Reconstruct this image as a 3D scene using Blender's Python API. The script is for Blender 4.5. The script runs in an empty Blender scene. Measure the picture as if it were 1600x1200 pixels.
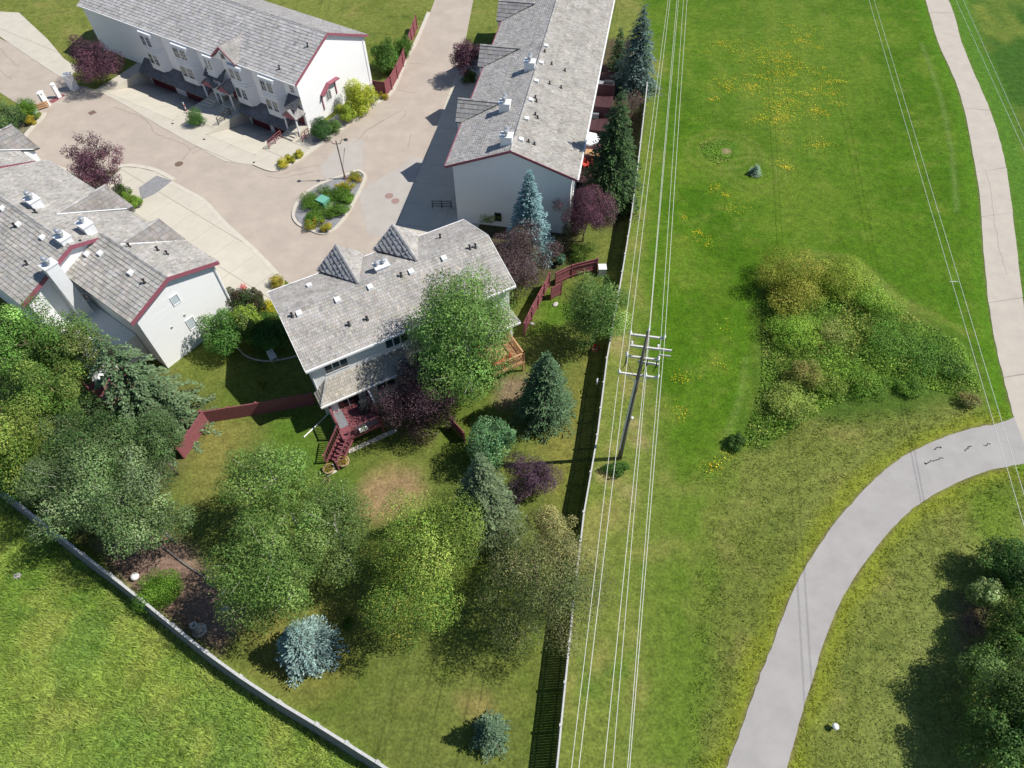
import bpy, math, random
import numpy as np
from mathutils import Matrix, Vector
random.seed(7); RNG = np.random.default_rng(7)
sc = bpy.context.scene
COL = sc.collection

# ------------------------------------------------------------------ camera
CH = 42.0; F = 1067.0; NAD = (815.0, 1385.0)
_dx, _dy = NAD[0]-800, NAD[1]-600; _r = math.hypot(_dx, _dy)
TH = math.atan2(F, _r)
FW = np.array([0, math.cos(TH), -math.sin(TH)]); UP = np.array([0, math.sin(TH), math.cos(TH)]); RT = np.array([1., 0, 0])
DN = np.array([_dx, _dy])/_r; RR = np.array([_dy, -_dx])/_r
CAM = np.array([0, 0, CH])
def ray(px, py):
    a = np.array([px-800, py-600.]); return FW*F + RT*(a@RR) - UP*(a@DN)
def P(px, py, z=0.0):
    """world point at height z seen in the survey photo at (px, py)"""
    d = ray(px, py); return CAM + d*((z-CH)/d[2])
def Q(p):
    v = np.array(p, float)-CAM; X = v@RT; Y = v@UP; Z = v@FW
    a = RR*(X/Z*F) - DN*(Y/Z*F); return np.array([800+a[0], 600+a[1]])
cam = bpy.data.cameras.new("camera"); cam.lens = 24.0*F/1066.67; cam.sensor_width = 36; cam.clip_end = 6000; cam.clip_start = .5
co = bpy.data.objects.new("camera", cam); COL.objects.link(co)
xa = RT*RR[0] - UP*DN[0]; ya = -(RT*RR[1] - UP*DN[1]); za = -FW
co.matrix_world = Matrix(((xa[0], ya[0], za[0], CAM[0]), (xa[1], ya[1], za[1], CAM[1]), (xa[2], ya[2], za[2], CAM[2]), (0, 0, 0, 1)))
sc.camera = co
# ------------------------------------------------------------------ sky and sun
SUN = np.array([0.82, 0.04, 1.0]); SUN /= np.linalg.norm(SUN)
w = bpy.data.worlds.new("World"); sc.world = w; w.use_nodes = True
nt = w.node_tree; bg = nt.nodes["Background"]
sky = nt.nodes.new("ShaderNodeTexSky"); sky.sky_type = 'NISHITA'; sky.sun_disc = False
sky.sun_elevation = math.asin(SUN[2]); sky.sun_rotation = math.atan2(SUN[0], SUN[1])
sky.altitude = 600; sky.air_density = 1.0; sky.dust_density = 0.3; sky.ozone_density = 2.0
nt.links.new(sky.outputs[0], bg.inputs[0]); bg.inputs[1].default_value = 0.085
sl = bpy.data.lights.new("sun", 'SUN'); sl.energy = 4.6; sl.angle = math.radians(.53); sl.color = (1, .955, .88)
so = bpy.data.objects.new("sun", sl); COL.objects.link(so); so.location = (60, 0, 90)
so.rotation_euler = Vector(-SUN).to_track_quat('-Z', 'Y').to_euler()
sc.view_settings.view_transform = 'Standard'; sc.view_settings.look = 'None'
sc.view_settings.exposure = 0.32; sc.view_settings.gamma = 1.0; sc.view_settings.use_curve_mapping = False

# ------------------------------------------------------------------ helpers
def lin(c):
    c = np.array(c, float)/255.
    return np.where(c <= .04045, c/12.92, ((c+.055)/1.055)**2.4)
def S(r, g, b, k=1.5):
    return tuple(np.clip(lin((r, g, b))/k, 0, .85))
def mat(name, col, rough=.8, var=.18, scale=3.0, bump=0., bscale=30., attr=None, spec=.3, metal=0., trans=0., stretch=None):
    m = bpy.data.materials.new(name); m.use_nodes = True; n = m.node_tree.nodes; l = m.node_tree.links
    b = n["Principled BSDF"]; b.inputs['Roughness'].default_value = rough; b.inputs['Metallic'].default_value = metal
    b.inputs['Specular IOR Level'].default_value = spec
    geo = n.new("ShaderNodeNewGeometry"); pos = geo.outputs['Position']
    if stretch:
        mp = n.new("ShaderNodeMapping"); mp.inputs['Scale'].default_value = stretch[:3]
        if len(stretch) > 3: mp.inputs['Rotation'].default_value = (0, 0, stretch[3])
        l.new(pos, mp.inputs[0]); pos = mp.outputs[0]
    nz = n.new("ShaderNodeTexNoise"); nz.inputs['Scale'].default_value = scale; nz.inputs['Detail'].default_value = 6
    nz.inputs['Roughness'].default_value = .65
    l.new(pos, nz.inputs['Vector'])
    mr = n.new("ShaderNodeMapRange"); mr.inputs[1].default_value = .25; mr.inputs[2].default_value = .75
    mr.inputs[3].default_value = 1-var; mr.inputs[4].default_value = 1+var
    l.new(nz.outputs[0], mr.inputs[0])
    vm = n.new("ShaderNodeVectorMath"); vm.operation = 'SCALE'
    if attr:
        at = n.new("ShaderNodeAttribute"); at.attribute_name = attr; l.new(at.outputs['Color'], vm.inputs[0])
    else:
        vm.inputs[0].default_value = col[:3]
    l.new(mr.outputs[0], vm.inputs['Scale'])
    l.new(vm.outputs[0], b.inputs['Base Color'])
    if bump:
        nb = n.new("ShaderNodeTexNoise"); nb.inputs['Scale'].default_value = bscale; nb.inputs['Detail'].default_value = 4
        l.new(pos, nb.inputs['Vector'])
        bp = n.new("ShaderNodeBump"); bp.inputs['Strength'].default_value = bump; bp.inputs['Distance'].default_value = .05
        l.new(nb.outputs[0], bp.inputs['Height']); l.new(bp.outputs[0], b.inputs['Normal'])
    if trans:
        tr = n.new("ShaderNodeBsdfTranslucent"); l.new(vm.outputs[0], tr.inputs[0])
        mx = n.new("ShaderNodeMixShader"); mx.inputs[0].default_value = trans
        l.new(b.outputs[0], mx.inputs[1]); l.new(tr.outputs[0], mx.inputs[2]); l.new(mx.outputs[0], n["Material Output"].inputs[0])
    return m
def glassmat(name, col, rough=.08):
    m = bpy.data.materials.new(name); m.use_nodes = True; b = m.node_tree.nodes["Principled BSDF"]
    b.inputs['Base Color'].default_value = (*col, 1); b.inputs['Roughness'].default_value = rough; b.inputs['Specular IOR Level'].default_value = .8
    return m
M = {}
M['shake'] = mat('cedar_shake', None, .9, .27, .9, .3, 40, attr='col')
M['deckroof'] = mat('roof_underlay', (.12, .11, .10), .9)
M['white'] = mat('white_siding', (.86, .86, .86), .65, .04, 1.2, .3, 14, stretch=(.3, .3, 6))
M['whitetrim'] = mat('white_trim', (.78, .78, .77), .5, .03)
M['greysiding'] = mat('grey_siding', (.70, .71, .73), .65, .05, 1.5)
M['maroon'] = mat('maroon_trim', (.29, .095, .125), .55, .18, 4)
M['maroonfence'] = mat('maroon_stained_wood', (.24, .08, .09), .75, .38, 9, .3, 30)
M['maroondoor'] = mat('maroon_door', (.13, .03, .04), .5, .1)
M['slate'] = mat('dark_skirt_shingle', (.13, .14, .16), .85, .25, 6, .3, 25)
M['glass'] = glassmat('window_glass', (.05, .075, .085))
M['reflectpane'] = mat('painted_pane_reflection', (.50, .56, .60), .25, .04, spec=.6)  # whitish reflection of the window panes put into their base colour
M['darkglass'] = glassmat('dark_glass', (.02, .022, .025))
M['metal'] = mat('galvanised_metal', (.55, .56, .57), .4, .1, 5, metal=.6)
M['whitemetal'] = mat('white_sheet_metal', (.75, .76, .77), .4, .05)
M['dark'] = mat('dark_metal', (.03, .03, .032), .5, .2)
M['road'] = mat('worn_tan_asphalt', S(206, 192, 178), .92, .13, .45, .25, 60)
M['patch'] = mat('grey_road_patch', S(204, 197, 189), .92, .1, .6, .2, 60)
M['crack'] = mat('crack_sealant', (.20, .17, .145), .9)
M['tar'] = mat('tar_patch', (.07, .065, .065), .8)
M['concrete'] = mat('pale_concrete', S(224, 217, 201), .9, .09, .6, .15, 40)
M['joint'] = mat('concrete_base', (.25, .23, .2), .9)
M['path'] = mat('grey_asphalt_path', S(189, 185, 182), .92, .12, .6, .3, 50)
M['pathup'] = mat('pale_pinkish_path', S(212, 202, 189), .92, .1, .8, .2, 50)
M['kerb'] = mat('kerb_concrete', S(228, 221, 206), .9, .1, 2)
M['gravel'] = mat('grey_gravel', S(165, 165, 168), .95, .5, 9, .6, 25)
M['mulch'] = mat('brown_mulch', S(128, 103, 88), .95, .6, 7, .8, 18)
M['greyfence'] = mat('weathered_grey_wood', (.36, .35, .33), .85, .3, 6, .3, 30)
M['palefence'] = mat('pale_fence_cap', (.48, .48, .47), .8, .2, 4)
M['bluefence'] = mat('grey_fence_board', (.16, .165, .175), .85, .2, 5)
M['pole'] = mat('weathered_pole_wood', (.17, .15, .13), .85, .3, 7, .3, 20, stretch=(6, 6, .5))
M['arm'] = mat('pale_crossarm', (.60, .58, .55), .7, .15, 5)
M['porcelain'] = mat('pale_insulator', (.72, .72, .72), .25, .05)
M['wire'] = mat('bare_aluminium_wire', (.70, .70, .64), .4, .05)
M['bark'] = mat('brown_bark', (.16, .12, .09), .9, .35, 6, .4, 15)
M['palebark'] = mat('pale_aspen_bark', (.50, .48, .42), .8, .3, 4, .3, 15)
M['leaf'] = mat('leaf', None, .62, .16, .9, attr='col', spec=.2, trans=.36)
M['needle'] = mat('needle', None, .6, .16, 1.2, attr='col', spec=.3, trans=.08)
M['grass'] = mat('grass_blade', None, .65, .2, .7, attr='col', spec=.2, trans=.3)
M['flower'] = mat('yellow_petal', None, .6, .15, 2, attr='col')
M['carpet'] = mat('grey_deck_carpet', (.20, .21, .22), .95, .15, 10)
M['wooddeck'] = mat('orange_cedar', (.50, .29, .15), .7, .2, 6)
M['teal'] = mat('teal_utility_paint', S(128, 200, 175), .5, .05)
M['red'] = mat('red_plastic', (.55, .09, .06), .45, .1)
M['white_fabric'] = mat('white_fabric', (.78, .78, .78), .85, .04)
M['clay'] = mat('tan_clay', (.42, .32, .2), .8, .15)
M['rust'] = mat('rusty_iron', (.17, .115, .09), .8, .3, 10)
M['redrust'] = mat('faded_red_iron', (.30, .20, .18), .85, .25, 8)
M['darkdeck'] = mat('dark_stained_deck', (.062, .026, .03), .75, .2, 6)
M['soil'] = mat('soil', (.10, .075, .055), .95, .3, 10)
M['blackcloth'] = mat('black_cover', (.035, .037, .04), .6, .2)
M['stone'] = mat('pale_stone', (.45, .43, .40), .85, .2, 8)

def empty(name, label, cat, loc=(0, 0, 0), rotz=0., group=None):
    o = bpy.data.objects.new(name, None); COL.objects.link(o); o.empty_display_size = .3
    o.location = [float(x) for x in loc]; o.rotation_euler = (0, 0, rotz)
    tag(o, label, cat, group); return o
def tag(o, label=None, cat=None, group=None, kind=None):
    if label: o['label'] = label
    if cat: o['category'] = cat
    if group: o['group'] = group
    if kind: o['kind'] = kind
    return o
def np_mesh(name, V, Fq, m, parent=None, col=None, kind=None, per=4, loc=None):
    """V (N,3), Fq (K,per) equal-size faces"""
    me = bpy.data.meshes.new(name); V = np.asarray(V, np.float32); Fq = np.asarray(Fq, np.int32); K = len(Fq)
    me.vertices.add(len(V)); me.vertices.foreach_set('co', V.ravel())
    me.loops.add(K*per); me.loops.foreach_set('vertex_index', Fq.ravel())
    me.polygons.add(K); me.polygons.foreach_set('loop_start', np.arange(0, K*per, per, dtype=np.int32))
    me.update(calc_edges=True)
    if col is not None:
        a = me.attributes.new('col', 'FLOAT_COLOR', 'POINT'); c = np.ones((len(V), 4), np.float32); c[:, :3] = col; a.data.foreach_set('color', c.ravel())
    me.materials.append(m)
    o = bpy.data.objects.new(name, me); COL.objects.link(o)
    if parent: o.parent = parent
    if kind: o['kind'] = kind
    if loc is not None: o.location = loc
    return o
class MB:
    def __init__(s): s.v = []; s.f = []; s.c = []
    def add(s, vs, fs, c=None):
        b = len(s.v); s.v += [tuple(map(float, x)) for x in vs]; s.f += [tuple(b+i for i in f) for f in fs]
        s.c += [c if c is not None else (1, 1, 1)]*len(vs); return s
    def box(s, x0, x1, y0, y1, z0, z1):
        v = [(x0, y0, z0), (x1, y0, z0), (x1, y1, z0), (x0, y1, z0), (x0, y0, z1), (x1, y0, z1), (x1, y1, z1), (x0, y1, z1)]
        return s.add(v, [(0, 3, 2, 1), (4, 5, 6, 7), (0, 1, 5, 4), (1, 2, 6, 5), (2, 3, 7, 6), (3, 0, 4, 7)])
    def beam(s, p, q, w, h, up=(0, 0, 1)):
        p = np.array(p, float); q = np.array(q, float); d = q-p; d /= max(np.linalg.norm(d), 1e-9)
        up = np.array(up, float); sd = np.cross(d, up)
        if np.linalg.norm(sd) < 1e-3: sd = np.cross(d, (1., 0, 0))
        sd /= np.linalg.norm(sd); u = np.cross(sd, d)
        a = sd*w/2; b = u*h/2
        v = [p-a-b, p+a-b, p+a+b, p-a+b, q-a-b, q+a-b, q+a+b, q-a+b]
        return s.add(v, [(0, 3, 2, 1), (4, 5, 6, 7), (0, 1, 5, 4), (1, 2, 6, 5), (2, 3, 7, 6), (3, 0, 4, 7)])
    def tube(s, pts, rad, n=6, cap=True):
        pts = [np.array(p, float) for p in pts]; k = len(pts)
        if not hasattr(rad, '__len__'): rad = [rad]*k
        vs = []; fs = []
        for i, p in enumerate(pts):
            d = pts[min(i+1, k-1)]-pts[max(i-1, 0)]; d /= max(np.linalg.norm(d), 1e-9)
            a = np.cross(d, (0, 0, 1.)) if abs(d[2]) < .95 else np.cross(d, (1., 0, 0)); a /= np.linalg.norm(a); b = np.cross(d, a)
            for j in range(n):
                t = 2*math.pi*j/n; vs.append(p+(a*math.cos(t)+b*math.sin(t))*rad[i])
        for i in range(k-1):
            for j in range(n):
                j2 = (j+1) % n; fs.append((i*n+j, i*n+j2, (i+1)*n+j2, (i+1)*n+j))
        if cap: fs.append(tuple(range(n-1, -1, -1))); fs.append(tuple((k-1)*n+j for j in range(n)))
        return s.add(vs, fs)
    def lathe(s, prof, c=(0, 0, 0), n=14):
        vs = []; fs = []; k = len(prof)
        for r, z in prof:
            for j in range(n):
                t = 2*math.pi*j/n; vs.append((c[0]+r*math.cos(t), c[1]+r*math.sin(t), c[2]+z))
        for i in range(k-1):
            for j in range(n):
                j2 = (j+1) % n; fs.append((i*n+j, i*n+j2, (i+1)*n+j2, (i+1)*n+j))
        fs.append(tuple(range(n-1, -1, -1))); fs.append(tuple((k-1)*n+j for j in range(n)))
        return s.add(vs, fs)
    def prism(s, poly, z0, z1):
        n = len(poly); v = [(x, y, z0) for x, y in poly]+[(x, y, z1) for x, y in poly]
        a = sum(poly[i][0]*poly[(i+1) % n][1]-poly[(i+1) % n][0]*poly[i][1] for i in range(n))
        up = tuple(range(n, 2*n)); dn = tuple(range(n-1, -1, -1)); sd = [(i, (i+1) % n, n+(i+1) % n, n+i) for i in range(n)]
        if a < 0: up = up[::-1]; dn = dn[::-1]; sd = [f[::-1] for f in sd]
        return s.add(v, [up, dn]+sd)
    def slab(s, pts, t):
        """planar 3D polygon thickened downwards"""
        n = len(pts); v = [tuple(p) for p in pts]+[(p[0], p[1], p[2]-t) for p in pts]
        return s.add(v, [tuple(range(n)), tuple(range(2*n-1, n-1, -1))]+[(i, n+i, n+(i+1) % n, (i+1) % n) for i in range(n)])
    def xprof(s, poly, x0, x1):
        """polygon in (y,z) extruded along x"""
        n = len(poly); v = [(x0, y, z) for y, z in poly]+[(x1, y, z) for y, z in poly]
        return s.add(v, [tuple(range(n-1, -1, -1)), tuple(range(n, 2*n))]+[(i, (i+1) % n, n+(i+1) % n, n+i) for i in range(n)])
    def yprof(s, poly, y0, y1):
        n = len(poly); v = [(x, y0, z) for x, z in poly]+[(x, y1, z) for x, z in poly]
        return s.add(v, [tuple(range(n)), tuple(range(2*n-1, n-1, -1))]+[(i, n+i, n+(i+1) % n, (i+1) % n) for i in range(n)])
    def obj(s, name, m, parent=None, kind=None, label=None, smooth=False, loc=None, mesh_only=False):
        me = bpy.data.meshes.new(name); me.from_pydata(s.v, [], s.f); me.materials.append(m)
        if any(c != (1, 1, 1) for c in s.c):
            a = me.attributes.new('col', 'FLOAT_COLOR', 'POINT'); c = np.ones((len(s.v), 4), np.float32); c[:, :3] = s.c; a.data.foreach_set('color', c.ravel())
        if smooth: me.polygons.foreach_set('use_smooth', [True]*len(me.polygons))
        me.update()
        o = bpy.data.objects.new(name, me); COL.objects.link(o)
        if parent: o.parent = parent
        if kind: o['kind'] = kind
        if label: o['label'] = label
        if loc is not None: o.location = [float(x) for x in loc]
        return o
def share(o, parent, loc=None, rot=None):
    c = o.copy(); COL.objects.link(c); c.parent = parent
    if loc is not None: c.location = [float(x) for x in loc]
    if rot is not None: c.rotation_euler = rot
    return c
def copy_tree(o, parent=None):
    c = o.copy(); COL.objects.link(c); c.parent = parent
    for ch in list(o.children): copy_tree(ch, c)
    return c
def W(pts): return [tuple(P(*p)[:2]) for p in pts]

# ------------------------------------------------------------------ the ground
def inpoly(x, y, poly):
    ins = np.zeros(x.shape, bool); n = len(poly)
    for i in range(n):
        x0, y0 = poly[i]; x1, y1 = poly[(i+1) % n]
        c = ((y0 > y) != (y1 > y)) & (x < (x1-x0)*(y-y0)/((y1-y0) if y1 != y0 else 1e-9)+x0)
        ins ^= c
    return ins
def segdist(x, y, poly, closed=True):
    d = np.full(x.shape, 1e9); n = len(poly)
    for i in range(n if closed else n-1):
        x0, y0 = poly[i]; x1, y1 = poly[(i+1) % n]; dx, dy = x1-x0, y1-y0
        t = np.clip(((x-x0)*dx+(y-y0)*dy)/(dx*dx+dy*dy+1e-9), 0, 1)
        d = np.minimum(d, np.hypot(x-x0-t*dx, y-y0-t*dy))
    return d
def vnoise(x, y, s, seed=0):
    r = np.random.default_rng(seed).random((256, 256)); x = x/s+seed*3.7; y = y/s+seed*1.3
    xi = np.floor(x).astype(int); yi = np.floor(y).astype(int); fx = x-xi; fy = y-yi; fx = fx*fx*(3-2*fx); fy = fy*fy*(3-2*fy)
    g = lambda a, b: r[a % 256, b % 256]
    return (g(xi, yi)*(1-fx)+g(xi+1, yi)*fx)*(1-fy)+(g(xi, yi+1)*(1-fx)+g(xi+1, yi+1)*fx)*fy
def fbm(x, y, s, seed=0): return (vnoise(x, y, s, seed)+.5*vnoise(x, y, s/2, seed+1)+.25*vnoise(x, y, s/4, seed+2))/1.75
def zmask(x, y, pxpoly, soft=.4, wob=.5, seed=3):
    poly = W(pxpoly); d = segdist(x, y, poly); d = np.where(inpoly(x, y, poly), d, -d)
    d = d+(fbm(x, y, 2.2, seed)-.5)*2*wob
    return np.clip(d/soft*.5+.5, 0, 1)
PATH_L = [(1585, 652), (1560, 661), (1525, 668), (1480, 681), (1430, 703), (1390, 728), (1345, 770), (1300, 823), (1262, 880), (1232, 940), (1208, 1005), (1185, 1063), (1160, 1133), (1140, 1185), (1120, 1240), (1095, 1300)]
PATH_R = [(1612, 722), (1585, 727), (1545, 735), (1500, 752), (1455, 775), (1420, 800), (1382, 840), (1345, 888), (1313, 940), (1290, 995), (1270, 1060), (1248, 1133), (1234, 1185), (1219, 1240), (1200, 1300)]
UP_L = [(1428, -60), (1440, -20), (1452, 20), (1466, 67), (1492, 125), (1508, 178), (1520, 240), (1530, 300), (1536, 380), (1542, 450), (1552, 520), (1568, 590), (1585, 655), (1604, 720)]
UP_R = [(1462, -60), (1474, -20), (1490, 20), (1503, 67), (1533, 140), (1550, 180), (1566, 235), (1577, 292), (1587, 374), (1595, 442), (1605, 512), (1618, 582), (1632, 648), (1650, 712)]
F1TOP = [(1011, 130), (1008, 158), (1003, 203), (995, 270), (985, 345), (972, 425), (948, 560), (933, 680), (912, 800), (895, 945), (876, 1133), (868, 1215)]
F1H = 1.75
F1W = [P(*p, F1H) for p in F1TOP]
F1BASE = [tuple(Q((p[0], p[1], 0))) for p in F1W]
F2TOP = [(-60, 716), (0, 764), (130, 866), (173, 898), (221, 936), (270, 976), (322, 1018), (376.5, 1057), (437, 1096.6), (495.5, 1131.6), (640, 1222)]
F2H = 1.5
F2W = [P(*p, F2H) for p in F2TOP]
F2BASE = [tuple(Q((p[0], p[1], 0))) for p in F2W]
xs = np.concatenate([[-3000, -1000, -400, -160, -100], np.arange(-78, 80, .3), [100, 160, 400, 1000, 3000]])
ys = np.concatenate([[-3000, -900, -250, -60, -15], np.arange(0, 118, .3), [130, 160, 250, 600, 1500, 4000]])
GX, GY = np.meshgrid(xs, ys); x = GX.ravel(); y = GY.ravel()
col = np.tile(np.array(S(130, 140, 68)), (len(x), 1))               # rough meadow
def blend(m, c, k=1.0):
    global col
    m = (m*k)[:, None]; col = col*(1-m)+np.array(c)*m
n1 = fbm(x, y, 6, 11); n2 = fbm(x, y, 2.2, 17); n3 = fbm(x, y, 1.0, 23)
blend(np.clip((n1-.45)*3.2, 0, 1), S(112, 126, 54), .8)
blend(np.clip((n2-.55)*4, 0, 1), S(154, 148, 86), .55)
blend(np.clip((n3-.62)*4, 0, 1), S(75, 100, 40), .6)
FIELD = [(1014, -60), (1452, 0), (1466, 67), (1508, 178), (1530, 300), (1536, 380), (1552, 520), (1590, 655), (1540, 650), (1520, 560), (1440, 480), (1380, 440), (1330, 405), (1250, 392), (1195, 420), (1192, 520), (1180, 620), (1150, 695), (1120, 760), (1095, 860), (1085, 1000), (1080, 1215), (1010, 1215), (1025, 900), (1034, 740), (1025, 600), (985, 560), (985, 440), (1000, 250)]
fm = zmask(x, y, FIELD, 1.2, .7); blend(fm, S(88, 126, 26))
blend(fm*np.clip((n1-.42)*3, 0, 1), S(76, 116, 22), .85)
blend(fm*np.clip((n2-.52)*3, 0, 1), S(124, 146, 50), .65)
blend(fm*np.clip((n3-.56)*3.5, 0, 1), S(130, 144, 62), .6)
blend(fm*np.clip((n3-.6)*-3.5-.6, 0, 1), S(64, 98, 16), .5)
# paler worn grass in the upper field where the dandelions grow, and mower swaths along the field
blend(fm*zmask(x, y, [(1110, -30), (1330, -30), (1330, 160), (1260, 330), (1130, 250)], 5, 3, 9), S(124, 143, 58), .55)
swa = np.cos(math.radians(11))*x-np.sin(math.radians(11))*y*1.0
sw = x*math.sin(math.radians(79))-y*math.cos(math.radians(79))
blend(fm*(.5+.5*np.sin(sw*2*math.pi/3.4)), S(78, 122, 24), .35)
n4 = fbm(x, y, 3.6, 31); n5 = fbm(x, y, 9, 37)
blend(fm*np.clip((n4-.5)*4, 0, 1), S(112, 138, 44), .5); blend(fm*np.clip((.46-n4)*4, 0, 1), S(72, 108, 18), .5)
blend(fm*np.clip((n5-.52)*4, 0, 1), S(104, 132, 40), .5)
blend(zmask(x, y, [(1300, 430), (1480, 350), (1545, 640), (1500, 600)], 2.5, 1, 4)*fm, S(78, 122, 22), .4)
# mower ring tracks: paler line round the mound, rings about the spruce sapling
for (cx, cy, r0, k) in ((1132, 238, 2.6, .45), (1132, 238, 3.7, .35), (1178, 268, 2.3, .5), (1178, 268, 3.2, .35)):
    c = P(cx, cy); d = np.abs(np.hypot(x-c[0], y-c[1])-r0); blend(np.clip(1-d/.4, 0, 1), S(124, 138, 62), k*1.3)
blend(zmask(x, y, [(1095, 225), (1120, 218), (1150, 222), (1155, 240), (1125, 256), (1100, 245)], .3, .15), S(90, 128, 40), .8)
c = P(1135, 236); blend(np.clip(1-(np.hypot((x-c[0]), (y-c[1]))-.35)/.2, 0, 1), S(165, 148, 115), .9)
line = W([(1195, 430), (1260, 395), (1330, 402), (1370, 430), (1400, 468), (1460, 492), (1510, 520)]); d = segdist(x, y, line, False)
blend(np.clip(1.2-d/.4+(n3-.5), 0, 1), S(132, 146, 66), .6)
line = W([(1130, 690), (1146, 655), (1160, 610), (1165, 560)]); d = segdist(x, y, line, False); blend(np.clip(1.2-d/.35, 0, 1), S(125, 150, 70), .5)
lowf = zmask(x, y, [(1000, 720), (1060, 742), (1150, 700), (1100, 900), (1090, 1230), (990, 1230)], 1.5, 1); blend(lowf, S(112, 134, 52), .75); blend(lowf*np.clip((n2-.5)*4, 0, 1), S(140, 142, 74), .5)
# dry strip right of the wooden fence
strip = F1BASE+[(1010, 1215), (1030, 900), (1046, 745), (1004, 600), (1000, 420), (1018, 250), (1030, 60)]
sm = zmask(x, y, strip, 1.6, .8); blend(sm, S(122, 138, 60), .8); blend(sm*np.clip((n2-.45)*4, 0, 1), S(158, 150, 88), .65); blend(sm*np.clip((n3-.6)*4, 0, 1), S(90, 125, 45), .6)
for (cx, cy, r) in ((950, 740, .9), (990, 662, .8), (965, 535, 1.2), (985, 770, .9), (1000, 690, .7)):
    c = P(cx, cy); blend(np.clip(1.2-np.hypot(x-c[0], y-c[1])/r+(n3-.5), 0, 1), S(172, 158, 108), .7)
# verges of the lower path
for pl in (PATH_L, PATH_R):
    d = segdist(x, y, W(pl), False); blend(np.clip(1.6-d/.9+(n2-.5)*1.2, 0, 1), S(142, 152, 52), .85)
    blend(np.clip(1-d/.22+(n3-.5), 0, 1), S(125, 112, 80), .8)
for pl in (UP_L, UP_R):
    d = segdist(x, y, W(pl), False); blend(np.clip(1.8-d/.9+(n2-.5), 0, 1), S(92, 138, 30), .7)
    blend(np.clip(1-d/.18+(n3-.5), 0, 1), S(120, 115, 75), .7)
d = np.abs(segdist(x, y, W([(1440, 67), (1470, 150), (1488, 240), (1495, 330)]), False)); blend(np.clip(1.2-d/.3, 0, 1), S(125, 150, 80), .5)
ur = zmask(x, y, [(1474, -60), (1503, 67), (1550, 180), (1577, 290), (1590, 400), (1608, 540), (1650, 700), (2200, 700), (2200, -60)], .5, .2)
blend(ur, S(92, 134, 44)); ur2 = zmask(x, y, [(1500, -60), (1535, 67), (1585, 180), (1625, 330), (1660, 540), (2200, 600), (2200, -60)], .8, .5)
blend(ur2, S(66, 104, 36), .85); blend(ur2*np.clip((n1-.45)*4, 0, 1), S(150, 158, 70), .7)
# the thicket's weedy ground
blend(zmask(x, y, [(1185, 450), (1250, 405), (1330, 412), (1400, 480), (1510, 540), (1530, 620), (1420, 650), (1260, 660), (1190, 700), (1160, 690), (1190, 600)], 1.0, .6), S(78, 108, 38), .9)
# right-hand lower ground under the trees
rb = zmask(x, y, [(1440, 900), (1560, 800), (1700, 800), (1700, 1230), (1370, 1230), (1380, 1060)], 1.5, 1); blend(rb, S(135, 148, 80), .7)
blend(zmask(x, y, [(1500, 940), (1540, 920), (1540, 1000), (1500, 1010)], .7, .7), S(140, 120, 95), .8)
blend(zmask(x, y, [(1505, 770), (1600, 750), (1600, 860), (1520, 850)], 1., .6), S(110, 140, 40), .7)
# gardens between the fences
YARD = F2BASE+F1BASE[::-1]+[(900, 60), (700, 60), (600, 300), (0, 300), (-250, 500)]
ym = zmask(x, y, YARD, .25, .05); blend(ym, S(114, 126, 60)); blend(ym*np.clip((n1-.45)*3, 0, 1), S(96, 118, 40), .7)
blend(ym*np.clip((n2-.5)*3.5, 0, 1), S(134, 138, 68), .5); blend(ym*np.clip((n3-.58)*3.5, 0, 1), S(92, 112, 42), .5)
blend(zmask(x, y, [(400, 650), (480, 640), (560, 760), (440, 740)], 1.5, .5), S(88, 124, 38), .8)
blend(zmask(x, y, [(300, 700), (330, 650), (400, 655), (380, 700), (310, 790)], 1.2, .6), S(150, 142, 78), .7)
blend(zmask(x, y, [(560, 770), (575, 748), (615, 735), (648, 745), (658, 770), (640, 790), (600, 812), (575, 810)], .8, .35), S(178, 150, 108), .95)
blend(zmask(x, y, [(575, 760), (640, 750), (640, 780), (600, 785)], .8, .4), S(150, 128, 100), .6)
blend(zmask(x, y, [(380, 985), (450, 950), (560, 930), (620, 960), (560, 1000), (545, 1060), (500, 1080), (420, 1060)], 1., .6), S(150, 140, 75), .6)
blend(zmask(x, y, [(720, 1095), (760, 1090), (770, 1115), (735, 1120)], .6, .3), S(170, 148, 95), .7)
blend(zmask(x, y, [(840, 700), (890, 600), (920, 560), (905, 720), (870, 790)], 1., .4), S(150, 142, 72), .6)
blend(zmask(x, y, [(775, 590), (825, 590), (830, 640), (780, 635)], .6, .3), S(150, 130, 105), .9)
blend(zmask(x, y, [(850, 470), (900, 470), (905, 500), (850, 520), (830, 520)], .6, .3), S(92, 130, 36), .8)
# house strips and beds: bare soil
blend(zmask(x, y, [(700, 300), (870, 290), (905, 380), (870, 440), (790, 440), (740, 400)], .8, .4), S(95, 88, 66), .9)
blend(zmask(x, y, [(905, 60), (1000, 60), (1003, 200), (965, 360), (895, 340)], .6, .3), S(88, 76, 62), .9)
blend(zmask(x, y, [(0, 480), (130, 490), (330, 640), (270, 740), (120, 860), (0, 750)], 1, .5), S(100, 98, 66), .8)
blend(zmask(x, y, [(150, 850), (240, 830), (290, 850), (340, 900), (390, 960), (360, 1000), (345, 1025), (240, 965), (180, 910)], .5, .3), S(152, 126, 112), .97)
blend(zmask(x, y, [(0, 175), (45, 165), (60, 190), (35, 215), (45, 250), (95, 268), (190, 262), (215, 265), (150, 310), (50, 290), (0, 240)], .3, .15), S(140, 135, 118), .9)
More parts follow.
